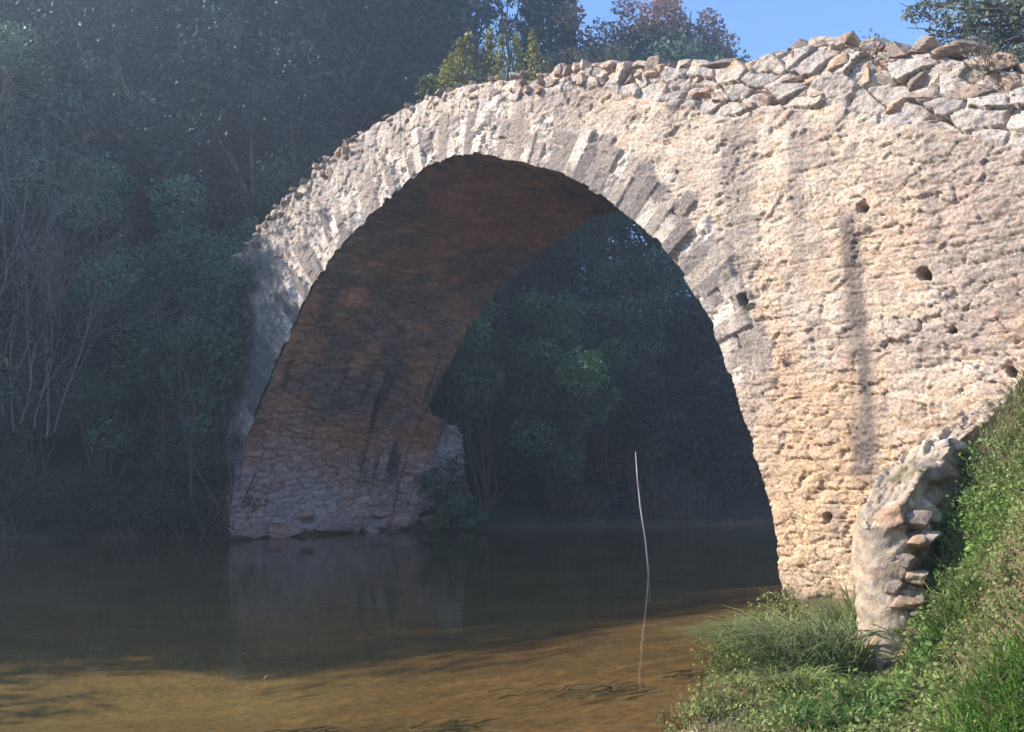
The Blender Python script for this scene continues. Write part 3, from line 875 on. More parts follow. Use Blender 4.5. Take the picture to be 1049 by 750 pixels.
def tree_proto(g, height, rad, base, alt, leaf, n, cr0=0.3, nb=14, aspect=0.55, up=0.3, name="tree"):
    """returns (Empty, children) for a tree with a trunk, limbs and a leafy crown"""
    root = empty(name)
    mb = MB()
    tr = bent(g, (0, 0, -0.3), (g.normal(0, .2), g.normal(0, .2), height * 0.8), 9, 0.1)
    tube(mb, tr, np.linspace(0.035 * height * 0.5, 0.02, 9), (0.14, 0.11, 0.085), 7)
    blobs = []
    for i in range(nb):
        f = cr0 + (0.97 - cr0) * (i + 0.5) / nb
        a = g.uniform(0, 2 * np.pi); rr = rad * math.sqrt(max(0.05, 1 - ((f - 0.5) / 0.62) ** 2)) * g.uniform(0.35, 0.85)
        c = np.array([math.cos(a) * rr, math.sin(a) * rr, f * height])
        b = np.array([np.interp(f * 0.75, np.linspace(0, 1, 9), tr[:, k]) for k in range(3)])
        tube(mb, bent(g, b, c, 5, 0.15), np.linspace(0.045, 0.012, 5) * height / 8, (0.15, 0.12, 0.09), 5)
        blobs.append((*c, rad * g.uniform(0.28, 0.5)))
        for q in range(2):
            c2 = c + g.normal(0, rad * 0.3, 3); blobs.append((*c2, rad * g.uniform(0.16, 0.3)))
    mb.build("trunk", M_BARK, root, True)
    P, d = crown_points(g, blobs, n)
    V, F, Cc = leaf_quads(P, leaf, tints(g, n, base, alt) * crown_points.f, g, up, aspect, d * 0.7)
    mesh_obj("crown", V, F, M_LEAF, root, Cc)
    return root


def put(root, x, y, rz, sc_, label, cat="tree", group=None, first=None, dz=0.0):
    z = float(ground_z(np.array([x]), np.array([y]))[0]) + dz
    root.location = (x, y, z); root.rotation_euler = (0, 0, rz); root.scale = (sc_, sc_, sc_ * 1.0)
    tag(root, label, cat, group)
    return root


def shrub_proto(g, h, rad, base, alt, leaf, n, stems=9, name="shrub", nb=9, aspect=0.55):
    root = empty(name)
    mb = MB(); blobs = []
    for i in range(stems):
        a = g.uniform(0, 6.28); r = rad * g.uniform(0.1, 0.8)
        tip = (math.cos(a) * r, math.sin(a) * r, h * g.uniform(0.5, 0.95))
        tube(mb, bent(g, (g.normal(0, .1), g.normal(0, .1), -0.2), tip, 6, 0.2), np.linspace(0.03, 0.006, 6), (0.16, 0.12, 0.09), 4)
        blobs.append((*tip, rad * g.uniform(0.2, 0.36)))
    for i in range(nb):
        a = g.uniform(0, 6.28); r = rad * g.uniform(0.2, 0.9)
        blobs.append((math.cos(a) * r, math.sin(a) * r, h * g.uniform(0.12, 0.75), rad * g.uniform(0.25, 0.42)))
    mb.build("stems", M_BARK, root, True)
    P, d = crown_points(g, blobs, n)
    P[:, 2] = np.maximum(P[:, 2], 0.02)
    V, F, Cc = leaf_quads(P, leaf, tints(g, n, base, alt) * crown_points.f, g, 0.3, aspect, d * 0.6)
    mesh_obj("foliage", V, F, M_LEAF, root, Cc)
    return root


g = np.random.default_rng(404)
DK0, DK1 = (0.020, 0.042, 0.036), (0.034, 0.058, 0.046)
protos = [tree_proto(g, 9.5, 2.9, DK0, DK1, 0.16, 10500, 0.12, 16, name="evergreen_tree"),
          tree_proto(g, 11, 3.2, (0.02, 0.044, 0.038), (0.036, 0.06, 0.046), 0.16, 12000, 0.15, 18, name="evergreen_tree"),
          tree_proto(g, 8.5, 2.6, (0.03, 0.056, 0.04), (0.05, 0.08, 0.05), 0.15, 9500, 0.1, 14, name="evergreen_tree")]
used = [False] * 3


def place_tree(k, x, y, s, label, group=None):
    o = protos[k] if not used[k] else copy_tree(protos[k])
    used[k] = True
    return put(o, x, y, g.uniform(0, 6.28), s, label, "tree", group)


# the wooded slope on the left
forest = []
for (px, Yd) in ((-330, 23), (-210, 24.5), (-40, 24), (60, 25), (150, 26), (235, 26), (310, 27), (-120, 28), (10, 29), (105, 30.5), (200, 31), (290, 32),
                 (345, 31), (-60, 35), (60, 36), (160, 37), (255, 38), (345, 38), (370, 37), (110, 44), (230, 45), (330, 46), (375, 44), (0, 43), (355, 52), (280, 54), (160, 53), (20, 33), (330, 34), (350, 35), (-20, 39), (60, 47), (300, 41), (190, 41), (340, 48), (330, 44)):
    forest.append(((px - 524.5) / FPX * Yd, Yd))
for q, (x, y) in enumerate(forest):
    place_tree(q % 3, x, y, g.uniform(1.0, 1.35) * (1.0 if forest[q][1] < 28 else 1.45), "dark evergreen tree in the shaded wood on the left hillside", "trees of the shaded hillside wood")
# more of the same wood, round the bend of the river on the left
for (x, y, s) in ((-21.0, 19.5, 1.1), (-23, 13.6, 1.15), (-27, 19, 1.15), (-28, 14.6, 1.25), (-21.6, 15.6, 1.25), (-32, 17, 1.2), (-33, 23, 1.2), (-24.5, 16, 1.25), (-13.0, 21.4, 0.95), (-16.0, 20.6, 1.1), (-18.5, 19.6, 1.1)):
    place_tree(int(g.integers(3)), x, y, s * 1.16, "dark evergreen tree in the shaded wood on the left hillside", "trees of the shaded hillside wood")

# tall trees seen over the crown of the bridge
t = tree_proto(g, 17, 2.2, (0.035, 0.05, 0.035), (0.05, 0.07, 0.045), 0.22, 16000, 0.3, 26, name="tall_tree")
p = at(468, 40, 40); put(t, p[0], p[1], 0.3, 1.0, "tall dark tree rising behind the crown of the bridge beside the cypress", "tree")
t = tree_proto(g, 15, 1.6, (0.13, 0.14, 0.07), (0.18, 0.18, 0.09), 0.14, 4200, 0.45, 14, name="olive_tree")
p = at(455, 15, 33); put(t, p[0], p[1], 0.9, 1.0, "pale olive green treetop catching sun at the edge of the wood", "tree")
t = tree_proto(g, 15.5, 1.2, (0.14, 0.075, 0.05), (0.09, 0.085, 0.05), 0.13, 2600, 0.55, 12, name="autumn_tree")
p = at(512, 25, 36); put(t, p[0], p[1], 0.9, 1.0, "thin rusty autumn treetop between the dark tree and the cypress", "tree")
# cypress
root = empty("cypress_tree"); mbt = MB()
tube(mbt, bent(g, (0, 0, -0.3), (0, 0, 21), 8, 0.02), np.linspace(0.22, 0.03, 8), (0.14, 0.11, 0.085), 7)
mbt.build("trunk", M_BARK, root, True)
n = 30000; zz = g.uniform(0.5, 22, n); rr = 1.25 * np.interp(zz, [0, 2, 12, 19, 22], [0.6, 0.9, 1.0, 0.75, 0.1]) * np.sqrt(g.uniform(0.3, 1.0, n)) * (0.8 + 0.4 * fbm(zz * 0.8, zz * 0 + 1, 401))
aa = g.uniform(0, 6.28, n); P = np.stack([np.cos(aa) * rr, np.sin(aa) * rr, zz], 1)
V, F, Cc = leaf_quads(P, 0.26, tints(g, n, (0.022, 0.045, 0.035), (0.035, 0.06, 0.04)), g, 1.5, 0.4)
mesh_obj("crown", V, F, M_LEAF, root, Cc)
p = at(562, 30, 36); put(root, p[0], p[1], 0, 1.0, "slim dark cypress standing against the sky behind the bridge crown", "tree")
# rounded trees against the sky
for (px, hgt, rad, Yd, b_, a_, lab, n) in ((608, 13.9, 2.5, 35, (0.20, 0.21, 0.10), (0.26, 0.17, 0.10), "olive green bushy tree with rusty tips right of the cypress", 11000),
                                        (660, 15.1, 3.2, 36, (0.17, 0.235, 0.14), (0.42, 0.22, 0.18), "widest rounded tree with pinkish autumn top behind the parapet", 17000),
                                        (708, 14.8, 2.8, 37, (0.165, 0.235, 0.145), (0.42, 0.22, 0.18), "rounded grey green tree with a reddish right shoulder behind the parapet", 13000),
                                        (744, 13.0, 2.1, 36, (0.07, 0.12, 0.08), (0.09, 0.13, 0.08), "low dark green bush at the right end of the trees behind the parapet", 7000)):
    t = tree_proto(g, hgt, rad, b_, np.array(b_) * 1.35, 0.21, int(n * 2.4), 0.5, 36, name="bushy_tree")
    crown = [c for c in t.children if c.name.startswith("crown")][0]
    # autumn colour sits in the top twigs
    me = crown.data; cl = np.zeros(len(me.vertices) * 4, np.float32); me.color_attributes["tint"].data.foreach_get("color", cl)
    co = np.zeros(len(me.vertices) * 3, np.float32); me.vertices.foreach_get("co", co); co = co.reshape(-1, 3); cl = cl.reshape(-1, 4)
    f_ = smooth(hgt * 0.86, hgt * 0.98, co[:, 2] + 0.8 * (fbm(co[:, 0] * 0.9, co[:, 1] * 0.9, 403) - 0.5)); cl[:, :3] = cl[:, :3] * (1 - f_)[:, None] + np.array(a_) * f_[:, None]
    me.color_attributes["tint"].data.foreach_set("color", cl.ravel())
    p = at(px, 40, Yd); put(t, p[0], p[1], g.uniform(0, 6), 1.0, lab, "tree")
# tree leaning in at the top right, beyond the right end of the bridge
root = empty("broadleaf_tree"); mbt = MB()
base = np.array([9.4, 13.6, 0.0]); base[2] = float(ground_z(base[:1], base[1:2])[0])
tube(mbt, bent(g, (0, 0, -0.3), (-0.3, 0, 6.5), 8, 0.05), np.linspace(0.24, 0.12, 8), (0.18, 0.15, 0.12), 8)
blobs = []
for (px, py, r_) in ((1040, 20, 0.55), (1010, 12, 0.42), (985, 8, 0.34), (960, 10, 0.26), (940, 12, 0.2), (1000, 48, 0.34), (1025, 50, 0.4), (1048, 55, 0.42), (1060, 25, 0.6), (975, 38, 0.22), (1070, 5, 0.6), (1020, -10, 0.5), (970, -6, 0.3), (1095, 40, 0.7), (930, 15, 0.13), (990, 20, 0.25), (1065, 62, 0.5), (1012, 62, 0.3), (1035, 66, 0.35), (990, 40, 0.28), (1020, 32, 0.4), (962, 28, 0.2)):
    c = at(px, py, 13.6 + g.uniform(-0.8, 0.8)) - base
    blobs.append((*c, r_))
    tube(mbt, bent(g, (-0.3, 0, 6.2), c, 7, 0.12), np.linspace(0.06, 0.008, 7), (0.17, 0.14, 0.12), 5)
    for q in range(3): tube(mbt, bent(g, c + g.normal(0, 0.05, 3), c + g.normal(0, r_ * 0.8, 3), 4, 0.2), np.linspace(0.012, 0.004, 4), (0.17, 0.14, 0.12), 4)
for (ax_, ay_, bx_, by_) in ((1000, 30, 935, 30), (960, 20, 925, 3), (1005, 35, 960, 45)):
    tube(mbt, bent(g, at(ax_, ay_, 13.6) - base, at(bx_, by_, 13.6) - base, 6, 0.12), np.linspace(0.018, 0.005, 6), (0.17, 0.14, 0.12), 4)
mbt.build("trunk", M_BARK, root, True)
P, d = crown_points(g, blobs, 7000)
V, F, Cc = leaf_quads(P, 0.085, tints(g, len(P), (0.10, 0.125, 0.075), (0.18, 0.20, 0.13)), g, 0.2, 0.6, d * 0.5)
mesh_obj("crown", V, F, M_LEAF, root, Cc)
root.location = base
tag(root, "spreading broadleaf tree reaching over the right end of the parapet", "tree")

# upright leafy shoots growing on the roadway at the crown
def shoot_shrub(name, shoots, label, leaf=0.085, base=(0.25, 0.26, 0.075), alt=(0.42, 0.38, 0.13)):
    o0 = np.array(shoots[0][0]); root = empty(name, tuple(o0)); mb = MB(); PP = []
    for (b0_, h_, lean) in shoots:
        b0_ = np.array(b0_) - o0
        tip = b0_ + np.array([lean, g.normal(0, 0.05), h_])
        ax_ = bent(g, b0_, tip, 7, 0.05); tube(mb, ax_, np.linspace(0.012, 0.004, 7), (0.2, 0.16, 0.1), 4)
        m = int(420 * h_)
        t_ = g.uniform(0.05, 1, m) ; w_ = 0.17 * (1.05 - t_) ** 0.7 + 0.02
        c_ = np.stack([np.interp(t_, np.linspace(0, 1, 7), ax_[:, k]) for k in range(3)], 1)
        PP.append(c_ + g.normal(0, 1, (m, 3)) * (w_ * 0.6)[:, None])
    mb.build("stems", M_BARK, root, True)
    P = np.concatenate(PP); V, F, Cc = leaf_quads(P, leaf, tints(g, len(P), base, alt), g, 0.6, 0.5)
    mesh_obj("foliage", V, F, M_LEAF, root, Cc)
    return tag(root, label, "shrub")


deck = lambda px, Yd: at(px, 84, Yd)
sh = []
for px, top in ((458, 62), (470, 50), (482, 44), (498, 40), (512, 46), (530, 44), (546, 42), (452, 72)):
    Yd = 16.9 + g.uniform(-0.2, 0.3); b0_ = at(px, 92, Yd); tp_ = at(px, top, Yd)
    sh.append((b0_, (tp_[2] - b0_[2]) * 1.18, g.normal(0, 0.05)))
shoot_shrub("shrub", sh, "yellow green shrub of upright leafy shoots growing on the bridge crown")
sh = [(at(px, 98, 17.2), 0.3 + 0.1 * g.random(), -0.1) for px in (436, 444, 452, 460)]
shoot_shrub("shrub", sh, "low leafy shrub hanging over the crest just left of the shoots", base=(0.08, 0.12, 0.04), alt=(0.14, 0.17, 0.06))
sh = [(at(px, 92, 16.5), 0.35 + 0.2 * g.random(), 0.0) for px in (562, 572, 582)]
shoot_shrub("shrub", sh, "sparse brownish weed where the parapet stones begin", 0.05, (0.13, 0.12, 0.06), (0.18, 0.14, 0.08))
# little plants in the masonry
for s, z, n_, lab, big in ((13.78, 2.9, 60, "small dry plant growing out of the wall face beside the grey streak", 0.12),
                      (15.02, 6.32, 120, "thin weed rooted between the parapet stones under the tree", 0.3),
                      (16.25, 5.75, 260, "grey dry bush in the gap of the parapet at the far right", 0.4)):
    root = empty("wall_plant", tuple(br(s, -0.02, z))); mb = MB()
    for i in range(n_ // 6):
        d_ = g.normal(0, 1, 3); d_ = d_ / np.linalg.norm(d_); d_ += np.array([-0.35, -0.35, 0.5 if big > 0.2 else 0.0])
        tube(mb, bent(g, (0, 0, 0), d_ * big * g.uniform(0.4, 0.9), 4, 0.2), np.linspace(0.004, 0.0015, 4), (0.24, 0.19, 0.14), 3)
    mb.build("stems", M_DRY, root)
    P = g.normal(0, big * 0.33, (n_, 3)) + np.array([-0.03, -0.03, big * 0.35 if big > 0.2 else 0])
    V, F, Cc = leaf_quads(P, 0.03 + 0.05 * (big - 0.1), tints(g, n_, (0.13, 0.12, 0.08), (0.2, 0.16, 0.10)), g)
    mesh_obj("foliage", V, F, M_LEAF, root, Cc); tag(root, lab, "plant")

# ------------------------------------------------------------------ shrubs of the shaded left bank
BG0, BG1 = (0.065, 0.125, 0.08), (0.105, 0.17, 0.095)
for (px, Yd, h_, rad, n_, lab) in ((35, 21.6, 3.6, 1.7, 6000, "dark shrub at the water's edge on the far left under the bare tree"),
                                   (112, 22.2, 8.2, 2.1, 10000, "tall teal green shrub behind the bare branches on the left bank"),
                                   (185, 21.9, 7.8, 2.1, 10000, "tallest leafy shrub on the left bank touching the bridge end"),
                                   (222, 20.7, 5.6, 1.25, 8000, "bushy growth pressed against the left end of the bridge face"),
                                   (-8, 21.8, 11.3, 2.4, 14000, "tall dark shrub at the left edge behind the leafless tree"),
                                   (-75, 21.6, 12.5, 2.8, 15000, "big dark shrub cut off by the left edge of the view, leftmost on the bank")):
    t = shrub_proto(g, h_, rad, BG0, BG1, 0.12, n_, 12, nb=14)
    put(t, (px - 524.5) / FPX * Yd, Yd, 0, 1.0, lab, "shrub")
for (px, Yd, h_, lab) in ((60, 20.75, 1.2, "low dark undergrowth clump on the left waterline nearest the edge"), (110, 20.8, 1.0, "low twiggy undergrowth clump in the middle of the left waterline"),
                          (165, 20.85, 1.3, "low leafy undergrowth clump beside the foot of the bridge"), (212, 20.6, 1.8, "ivy clump climbing the foot of the bridge's left end"),
                          (20, 20.5, 1.0, "drooping undergrowth clump at the far left corner of the shore"), (85, 20.45, 0.9, "small undergrowth clump hanging over the water left of the twiggy one"),
                          (138, 20.45, 1.0, "small dark undergrowth clump hanging over the water right of the twiggy one"), (190, 20.45, 1.1, "small undergrowth clump hanging over the water next to the ivy")):
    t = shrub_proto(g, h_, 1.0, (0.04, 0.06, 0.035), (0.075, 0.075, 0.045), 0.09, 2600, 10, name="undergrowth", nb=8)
    put(t, (px - 524.5) / FPX * Yd, Yd, 0, 1.0, lab, "undergrowth")


iv = empty("ivy", tuple(br(-0.9, -0.3, 2.0))); mbi = MB(); o0 = np.array(br(-0.9, -0.3, 2.0)); blobs = []
for i in range(44):
    z_ = g.uniform(0.2, 6.6); s_ = np.interp(z_, [0, 2, 3.5, 5, 6, 7], [-0.95, -0.45, 0.4, 1.1, 0.3, -0.5]) - 2.0 * g.random() ** 1.5
    c = br(s_, -g.uniform(0.1, 0.5), z_) - o0; blobs.append((*c, g.uniform(0.3, 0.6)))
    tube(mbi, bent(g, br(g.uniform(-2, -0.2), -0.1, 0.0) - o0, c, 6, 0.1), np.linspace(0.02, 0.006, 6), (0.14, 0.11, 0.09), 4)
mbi.build("stems", M_BARK, iv, True)
P, d = crown_points(g, blobs, 13000); V, F, Cc = leaf_quads(P, 0.10, tints(g, len(P), BG0, BG1), g, 0.2, 0.7, d * 0.6 - NX * 0.8)
mesh_obj("foliage", V, F, M_LEAF, iv, Cc); tag(iv, "dark ivy and brush hanging over the shaded left end of the bridge face", "ivy")


# bare trees
def bare_tree(name, base, trunks, label, colr=(0.23, 0.19, 0.17)):
    root = empty(name, tuple(base)); mt = MB(); mtw = MB()
    def grow(p, d, L, r, depth, m):
        n_ = 5; q = p + d * L
        pts = bent(g, p, q, n_, 0.08); tube(m, pts, np.linspace(r, r * 0.62, n_) * 0.8, np.array(colr) * g.uniform(0.85, 1.1), 5 if depth < 2 else 4)
        if depth >= 6: return
        nb = 2 if depth else 3
        for i in range(nb + (g.random() < 0.4)):
            dd = d + g.normal(0, 0.30 + 0.03 * depth, 3); dd[2] += 0.26; dd /= np.linalg.norm(dd)
            st = pts[-1] if i < 2 else pts[g.integers(2, n_)]
            grow(st, dd, L * g.uniform(0.62, 0.85), r * 0.62, depth + 1, mtw if depth >= 1 else m)
    for (off, tip, L, r) in trunks:
        d = np.array(tip, float); d /= np.linalg.norm(d)
        grow(np.array(off, float), d, L, r, 0, mt)
    mt.build("trunk", M_DRY, root, True); mtw.build("twigs", M_DRY, root, True)
    return tag(root, label, "tree")


b0_ = at(45, 420, 19.9)
bare_tree("bare_tree", b0_, [((-0.5, 0, -0.3), (0.12, 0, 1), 1.7, 0.034), ((0.05, 0.1, -0.6), (-0.1, 0.1, 1), 1.6, 0.03), ((-0.9, 0, -0.2), (-0.2, 0, 1), 1.8, 0.034), ((0.25, 0, -0.5), (0.3, 0, 1), 1.5, 0.026), ((-0.25, 0.1, -0.4), (0.25, 0, 1), 1.5, 0.026), ((-0.7, 0.1, -0.4), (-0.05, 0, 1), 1.6, 0.028)],
          "pale leafless tree with many thin upright branches on the left bank")
b0_ = at(-25, 330, 18.6)
bare_tree("bare_tree", b0_, [((-0.3, 0, -1.0), (0.12, 0, 1), 2.2, 0.036), ((0.0, 0, -1.0), (0.3, 0.1, 1), 1.9, 0.032)],
          "bare sunlit branches leaning in at the far left edge")

# ------------------------------------------------------------------ upstream bank seen through the arch
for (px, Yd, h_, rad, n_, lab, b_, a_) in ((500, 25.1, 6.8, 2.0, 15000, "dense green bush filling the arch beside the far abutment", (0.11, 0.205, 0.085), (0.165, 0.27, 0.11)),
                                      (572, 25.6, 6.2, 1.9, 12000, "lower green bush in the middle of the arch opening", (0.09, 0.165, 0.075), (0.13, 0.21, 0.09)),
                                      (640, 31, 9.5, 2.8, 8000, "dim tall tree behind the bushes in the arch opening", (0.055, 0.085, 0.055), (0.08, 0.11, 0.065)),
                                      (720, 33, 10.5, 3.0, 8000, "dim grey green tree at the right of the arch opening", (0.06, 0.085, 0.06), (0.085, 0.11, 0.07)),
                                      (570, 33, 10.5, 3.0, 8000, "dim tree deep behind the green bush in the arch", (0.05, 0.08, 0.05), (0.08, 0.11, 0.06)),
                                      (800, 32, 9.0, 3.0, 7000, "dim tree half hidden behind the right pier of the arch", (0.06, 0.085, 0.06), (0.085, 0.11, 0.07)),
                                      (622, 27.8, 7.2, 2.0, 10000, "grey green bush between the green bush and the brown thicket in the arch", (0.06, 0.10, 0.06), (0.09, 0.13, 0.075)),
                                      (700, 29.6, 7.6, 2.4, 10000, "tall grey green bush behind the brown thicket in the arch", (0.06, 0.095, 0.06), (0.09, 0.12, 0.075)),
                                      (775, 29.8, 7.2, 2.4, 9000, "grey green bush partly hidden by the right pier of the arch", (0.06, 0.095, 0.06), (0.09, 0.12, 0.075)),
                                      (468, 24.3, 0.9, 0.7, 2200, "small low bush at the water's edge at the foot of the far abutment", (0.11, 0.19, 0.08), (0.15, 0.25, 0.10)),
                                      (670, 28.2, 3.4, 2.0, 5000, "brownish thicket on the far bank behind the leaning pole", (0.085, 0.075, 0.05), (0.11, 0.09, 0.06)),
                                      (750, 28.6, 3.8, 2.2, 5000, "dull thicket on the far bank at the right of the arch", (0.085, 0.08, 0.055), (0.11, 0.095, 0.065))):
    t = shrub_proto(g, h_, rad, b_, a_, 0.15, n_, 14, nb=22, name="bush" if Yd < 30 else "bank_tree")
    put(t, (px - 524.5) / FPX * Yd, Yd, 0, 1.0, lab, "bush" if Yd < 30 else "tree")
# trees further back, so that the opening is closed by the wood
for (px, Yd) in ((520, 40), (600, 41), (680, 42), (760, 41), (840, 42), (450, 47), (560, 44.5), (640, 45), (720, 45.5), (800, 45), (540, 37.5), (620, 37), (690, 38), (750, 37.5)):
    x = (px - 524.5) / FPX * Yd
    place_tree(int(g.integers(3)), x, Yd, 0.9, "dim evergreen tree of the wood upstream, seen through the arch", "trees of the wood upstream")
# dry sedge at the water's edge
for (px, Yd, n_, h_, lab) in ((690, 26.0, 260, 1.7, "tall clump of dry reeds on the far shore right of the pole"), (585, 25.6, 160, 0.9, "small clump of dry reeds on the far shore left of the pole")):
    mb = MB(); root = empty("reed_clump")
    for i in range(n_):
        bse = np.array([g.normal(0, 0.5), g.normal(0, 0.2), -0.2]); tip = bse + np.array([g.normal(0, 0.45), g.normal(0, .3), h_ * g.uniform(0.5, 1.1)])
        mid = (bse + tip) / 2 + np.array([0, 0, 0.12 * h_]); tube(mb, [bse, mid, tip + np.array([g.normal(0, .15), 0, -0.1])], [0.012, 0.009, 0.003], np.array((0.22, 0.17, 0.12)) * g.uniform(0.6, 1.2), 3)
    mb.build("stalks", M_DRY, root)
    put(root, (px - 524.5) / FPX * Yd, Yd, 0, 1, lab, "reeds")

# leaning pole standing in the water under the arch
pb = at(664, 583, 14.2); pm = at(656, 520, 14.3); pt = at(651, 463, 14.6)
mb = MB(); tube(mb, [pb + np.array([0.02, 0, -0.5]), pb, at(661, 553, 14.25), pm, at(653, 492, 14.45), pt], [0.013, 0.013, 0.0125, 0.012, 0.010, 0.006], (0.55, 0.52, 0.5), 6)
o = mb.build("pole", M_DRY, None, True); tag(o, "thin pale pole leaning out of the water under the arch", "pole")

# weed and drowned twigs on the river bed
for (px, py, Yc, lx, ly, n_, lab) in ((305, 683, 0, 0.55, 0.16, 50, "small dark tangle of drowned twigs left of centre in the shallows"),
                                  (470, 692, 0, 0.75, 0.22, 90, "long dark mat of water weed in the middle of the shallows"),
                                  (640, 682, 0, 0.85, 0.25, 90, "olive mat of water weed lying below the leaning pole"),
                                  (720, 678, 0, 0.5, 0.2, 60, "dark water weed close to the grassy bank")):
    y = 1.6 * FPX / (py - 480); x = (px - 524.5) / FPX * y
    zb = float(ground_z(np.array([x]), np.array([y]))[0])
    root = empty("water_weed", (x, y, zb)); mb = MB()
    for i in range(n_):
        bse = np.array([g.normal(0, lx * 0.5), g.normal(0, ly * 0.5), 0.01]); bse[0] += bse[1] * 1.2
        d_ = np.array([g.uniform(0.05, 0.3), g.normal(0.02, 0.05), g.uniform(0, 0.04)])
        tube(mb, [bse, bse + d_ * 0.5 + np.array([0, g.normal(0, 0.015), 0.01]), bse + d_], [0.006, 0.006, 0.002], np.array((0.12, 0.10, 0.05)) * g.uniform(0.5, 1.4), 3)
    mb.build("strands", M_DRY, root); tag(root, lab, "water weed")
mb = MB()
p0 = at(272, 685, 7.1); tube(mb, [np.array(p0) * [1, 1, 0] + [-0.02, 0.0, -0.02], np.array(p0) * [1, 1, 0] + [0.015, -0.02, 0.03], np.array(p0) * [1, 1, 0] + [0.07, 0.02, 0.02]], [0.004, 0.0035, 0.002], (0.5, 0.42, 0.3), 4)
tag(mb.build("twig", M_DRY), "pale twig poking out of the shallows by the drowned tangle", "twig")
xb, yb = (10 - 524.5) / FPX * 5.6, 5.6
P = stone(g, 0.34, 0.16, 0.07); o = mesh_obj("rock", P, CSF, M_RUBBLE, None, np.broadcast_to(np.array([0.42, 0.36, 0.28]), (len(P), 3)), True)
o.location = (xb, yb, float(ground_z(np.array([xb]), np.array([yb]))[0]) + 0.03); tag(o, "flat pale rock awash at the bottom left corner", "rock")

# ------------------------------------------------------------------ the grassy right bank
def blades(g, B, L, lean, width, C0, C1, droop=0.5, seg=4):
    """curved tapering grass blades rooted at the points B"""
    n = len(B)
    a = g.uniform(0, 6.28, n); d = np.stack([np.cos(a), np.sin(a), np.zeros(n)], 1) * g.uniform(0.2, 1.0, n)[:, None] + lean
    side = np.stack([-np.sin(a), np.cos(a), np.zeros(n)], 1)
    L = L * g.uniform(0.55, 1.25, n)
    Vs = []
    for k in range(seg + 1):
        t = k / seg
        p = B + np.array([0, 0, 1.0]) * (L * (t - droop * 0.55 * t * t))[:, None] + d * (L * (0.25 * t + droop * 0.6 * t * t))[:, None]
        wd = (width * (1 - t) ** 0.7 + 0.0006)
        Vs += [p - side * wd, p + side * wd]
    V = np.stack(Vs, 1)
    m = 2 * (seg + 1)
    F = np.concatenate([np.array([[2 * k, 2 * k + 1, 2 * k + 3, 2 * k + 2]]) for k in range(seg)])
    FF = (np.arange(n)[:, None, None] * m + F[None]).reshape(-1, 4)
    C = tints(g, n, C0, C1, 0.4)
    return V.reshape(-1, 3), FF, np.repeat(C, m, 0)


g = np.random.default_rng(909)


def on_bank(n, x0, x1, y0, y1):
    x = g.uniform(x0, x1, n); y = g.uniform(y0, y1, n)
    d = sdist(x, y)
    s = (x - P1[0]) * AX[0] + (y - P1[1]) * AX[1]; q = (x - P1[0]) * NX[0] + (y - P1[1]) * NX[1]
    ok = (d > 0.02) & (q < -0.05) & ~((np.abs(s - WS) < 0.25) & (q > -WL - 0.1))
    x, y = x[ok], y[ok]
    return np.stack([x, y, ground_z(x, y) - 0.01], 1), d[ok]


GR0, GR1 = (0.16, 0.20, 0.07), (0.32, 0.33, 0.14)
mb = MB()
B, d = on_bank(95000, 0.5, 5.0, 3.3, 9.6)
pat = fbm(B[:, 0] * 1.3, B[:, 1] * 1.3, 501)
gsel = g.random(len(B)) < smooth(0.38, 0.62, pat) * 0.6 + 0.22
V, F, Cc = blades(g, B[gsel], 0.085, np.array([-0.1, -0.1, 0]), 0.0024, GR0, GR1, 0.7); mb.add(V, F, Cc)
V, F, Cc = blades(g, B[~gsel][:36000], 0.09, np.array([0.1, -0.2, 0]), 0.0022, (0.30, 0.21, 0.14), (0.48, 0.37, 0.25), 1.0, 3); mb.add(V, F, Cc)
# creeping leaves
B, d = on_bank(110000, 0.5, 5.0, 3.3, 9.6)
pat = fbm(B[:, 0] * 1.1 + 7, B[:, 1] * 1.1, 505)
B = B[(g.random(len(B)) < 0.12 + 0.88 * smooth(0.36, 0.56, pat)) ]
B[:, 2] += g.uniform(0.01, 0.05, len(B)) + 0.10 * g.random(len(B)) * smooth(0.4, 0.7, fbm(B[:, 0] * 4, B[:, 1] * 4, 507))
V, F, Cc = leaf_quads(B, 0.03, tints(g, len(B), (0.16, 0.22, 0.06), (0.31, 0.35, 0.12), 0.4), g, 1.2, 0.6); mb.add(V, F, Cc)
# dead leaves and straw
B, d = on_bank(26000, 0.5, 5.0, 3.3, 9.6)
B[:, 2] += g.uniform(0.0, 0.04, len(B))
V, F, Cc = leaf_quads(B, 0.04, tints(g, len(B), (0.28, 0.19, 0.12), (0.44, 0.34, 0.23), 0.3), g, 1.0, 0.3); mb.add(V, F, Cc)
o = mb.build("ground_cover", M_GRASS)
tag(o, "short grass, creeping leaves and straw covering the right bank", "ground cover", kind="stuff")


def tussock(loc, n, L, rad, label, C0, C1, lean=(0, 0, 0), droop=0.9, width=0.0085, cat="grass tuft", name="grass_tussock"):
    x, y = loc; z = float(ground_z(np.array([x]), np.array([y]))[0])
    a = g.uniform(0, 6.28, n); r = rad * np.sqrt(g.random(n))
    Bx = x + np.cos(a) * r; By = y + np.sin(a) * r
    Bz = ground_z(Bx, By) - z - 0.02
    B = np.stack([Bx - x, By - y, Bz], 1)
    V, F, Cc = blades(g, B, L, np.array(lean, float), width, C0, C1, droop, 5)
    dead = g.random(n) < 0.14
    Cc = Cc.reshape(n, -1, 3); Cc[dead] = np.array((0.38, 0.30, 0.17)); Cc = Cc.reshape(-1, 3)
    o = mesh_obj(name, V, F, M_GRASS, None, Cc); o.location = (x, y, z)
    return tag(o, label, cat)


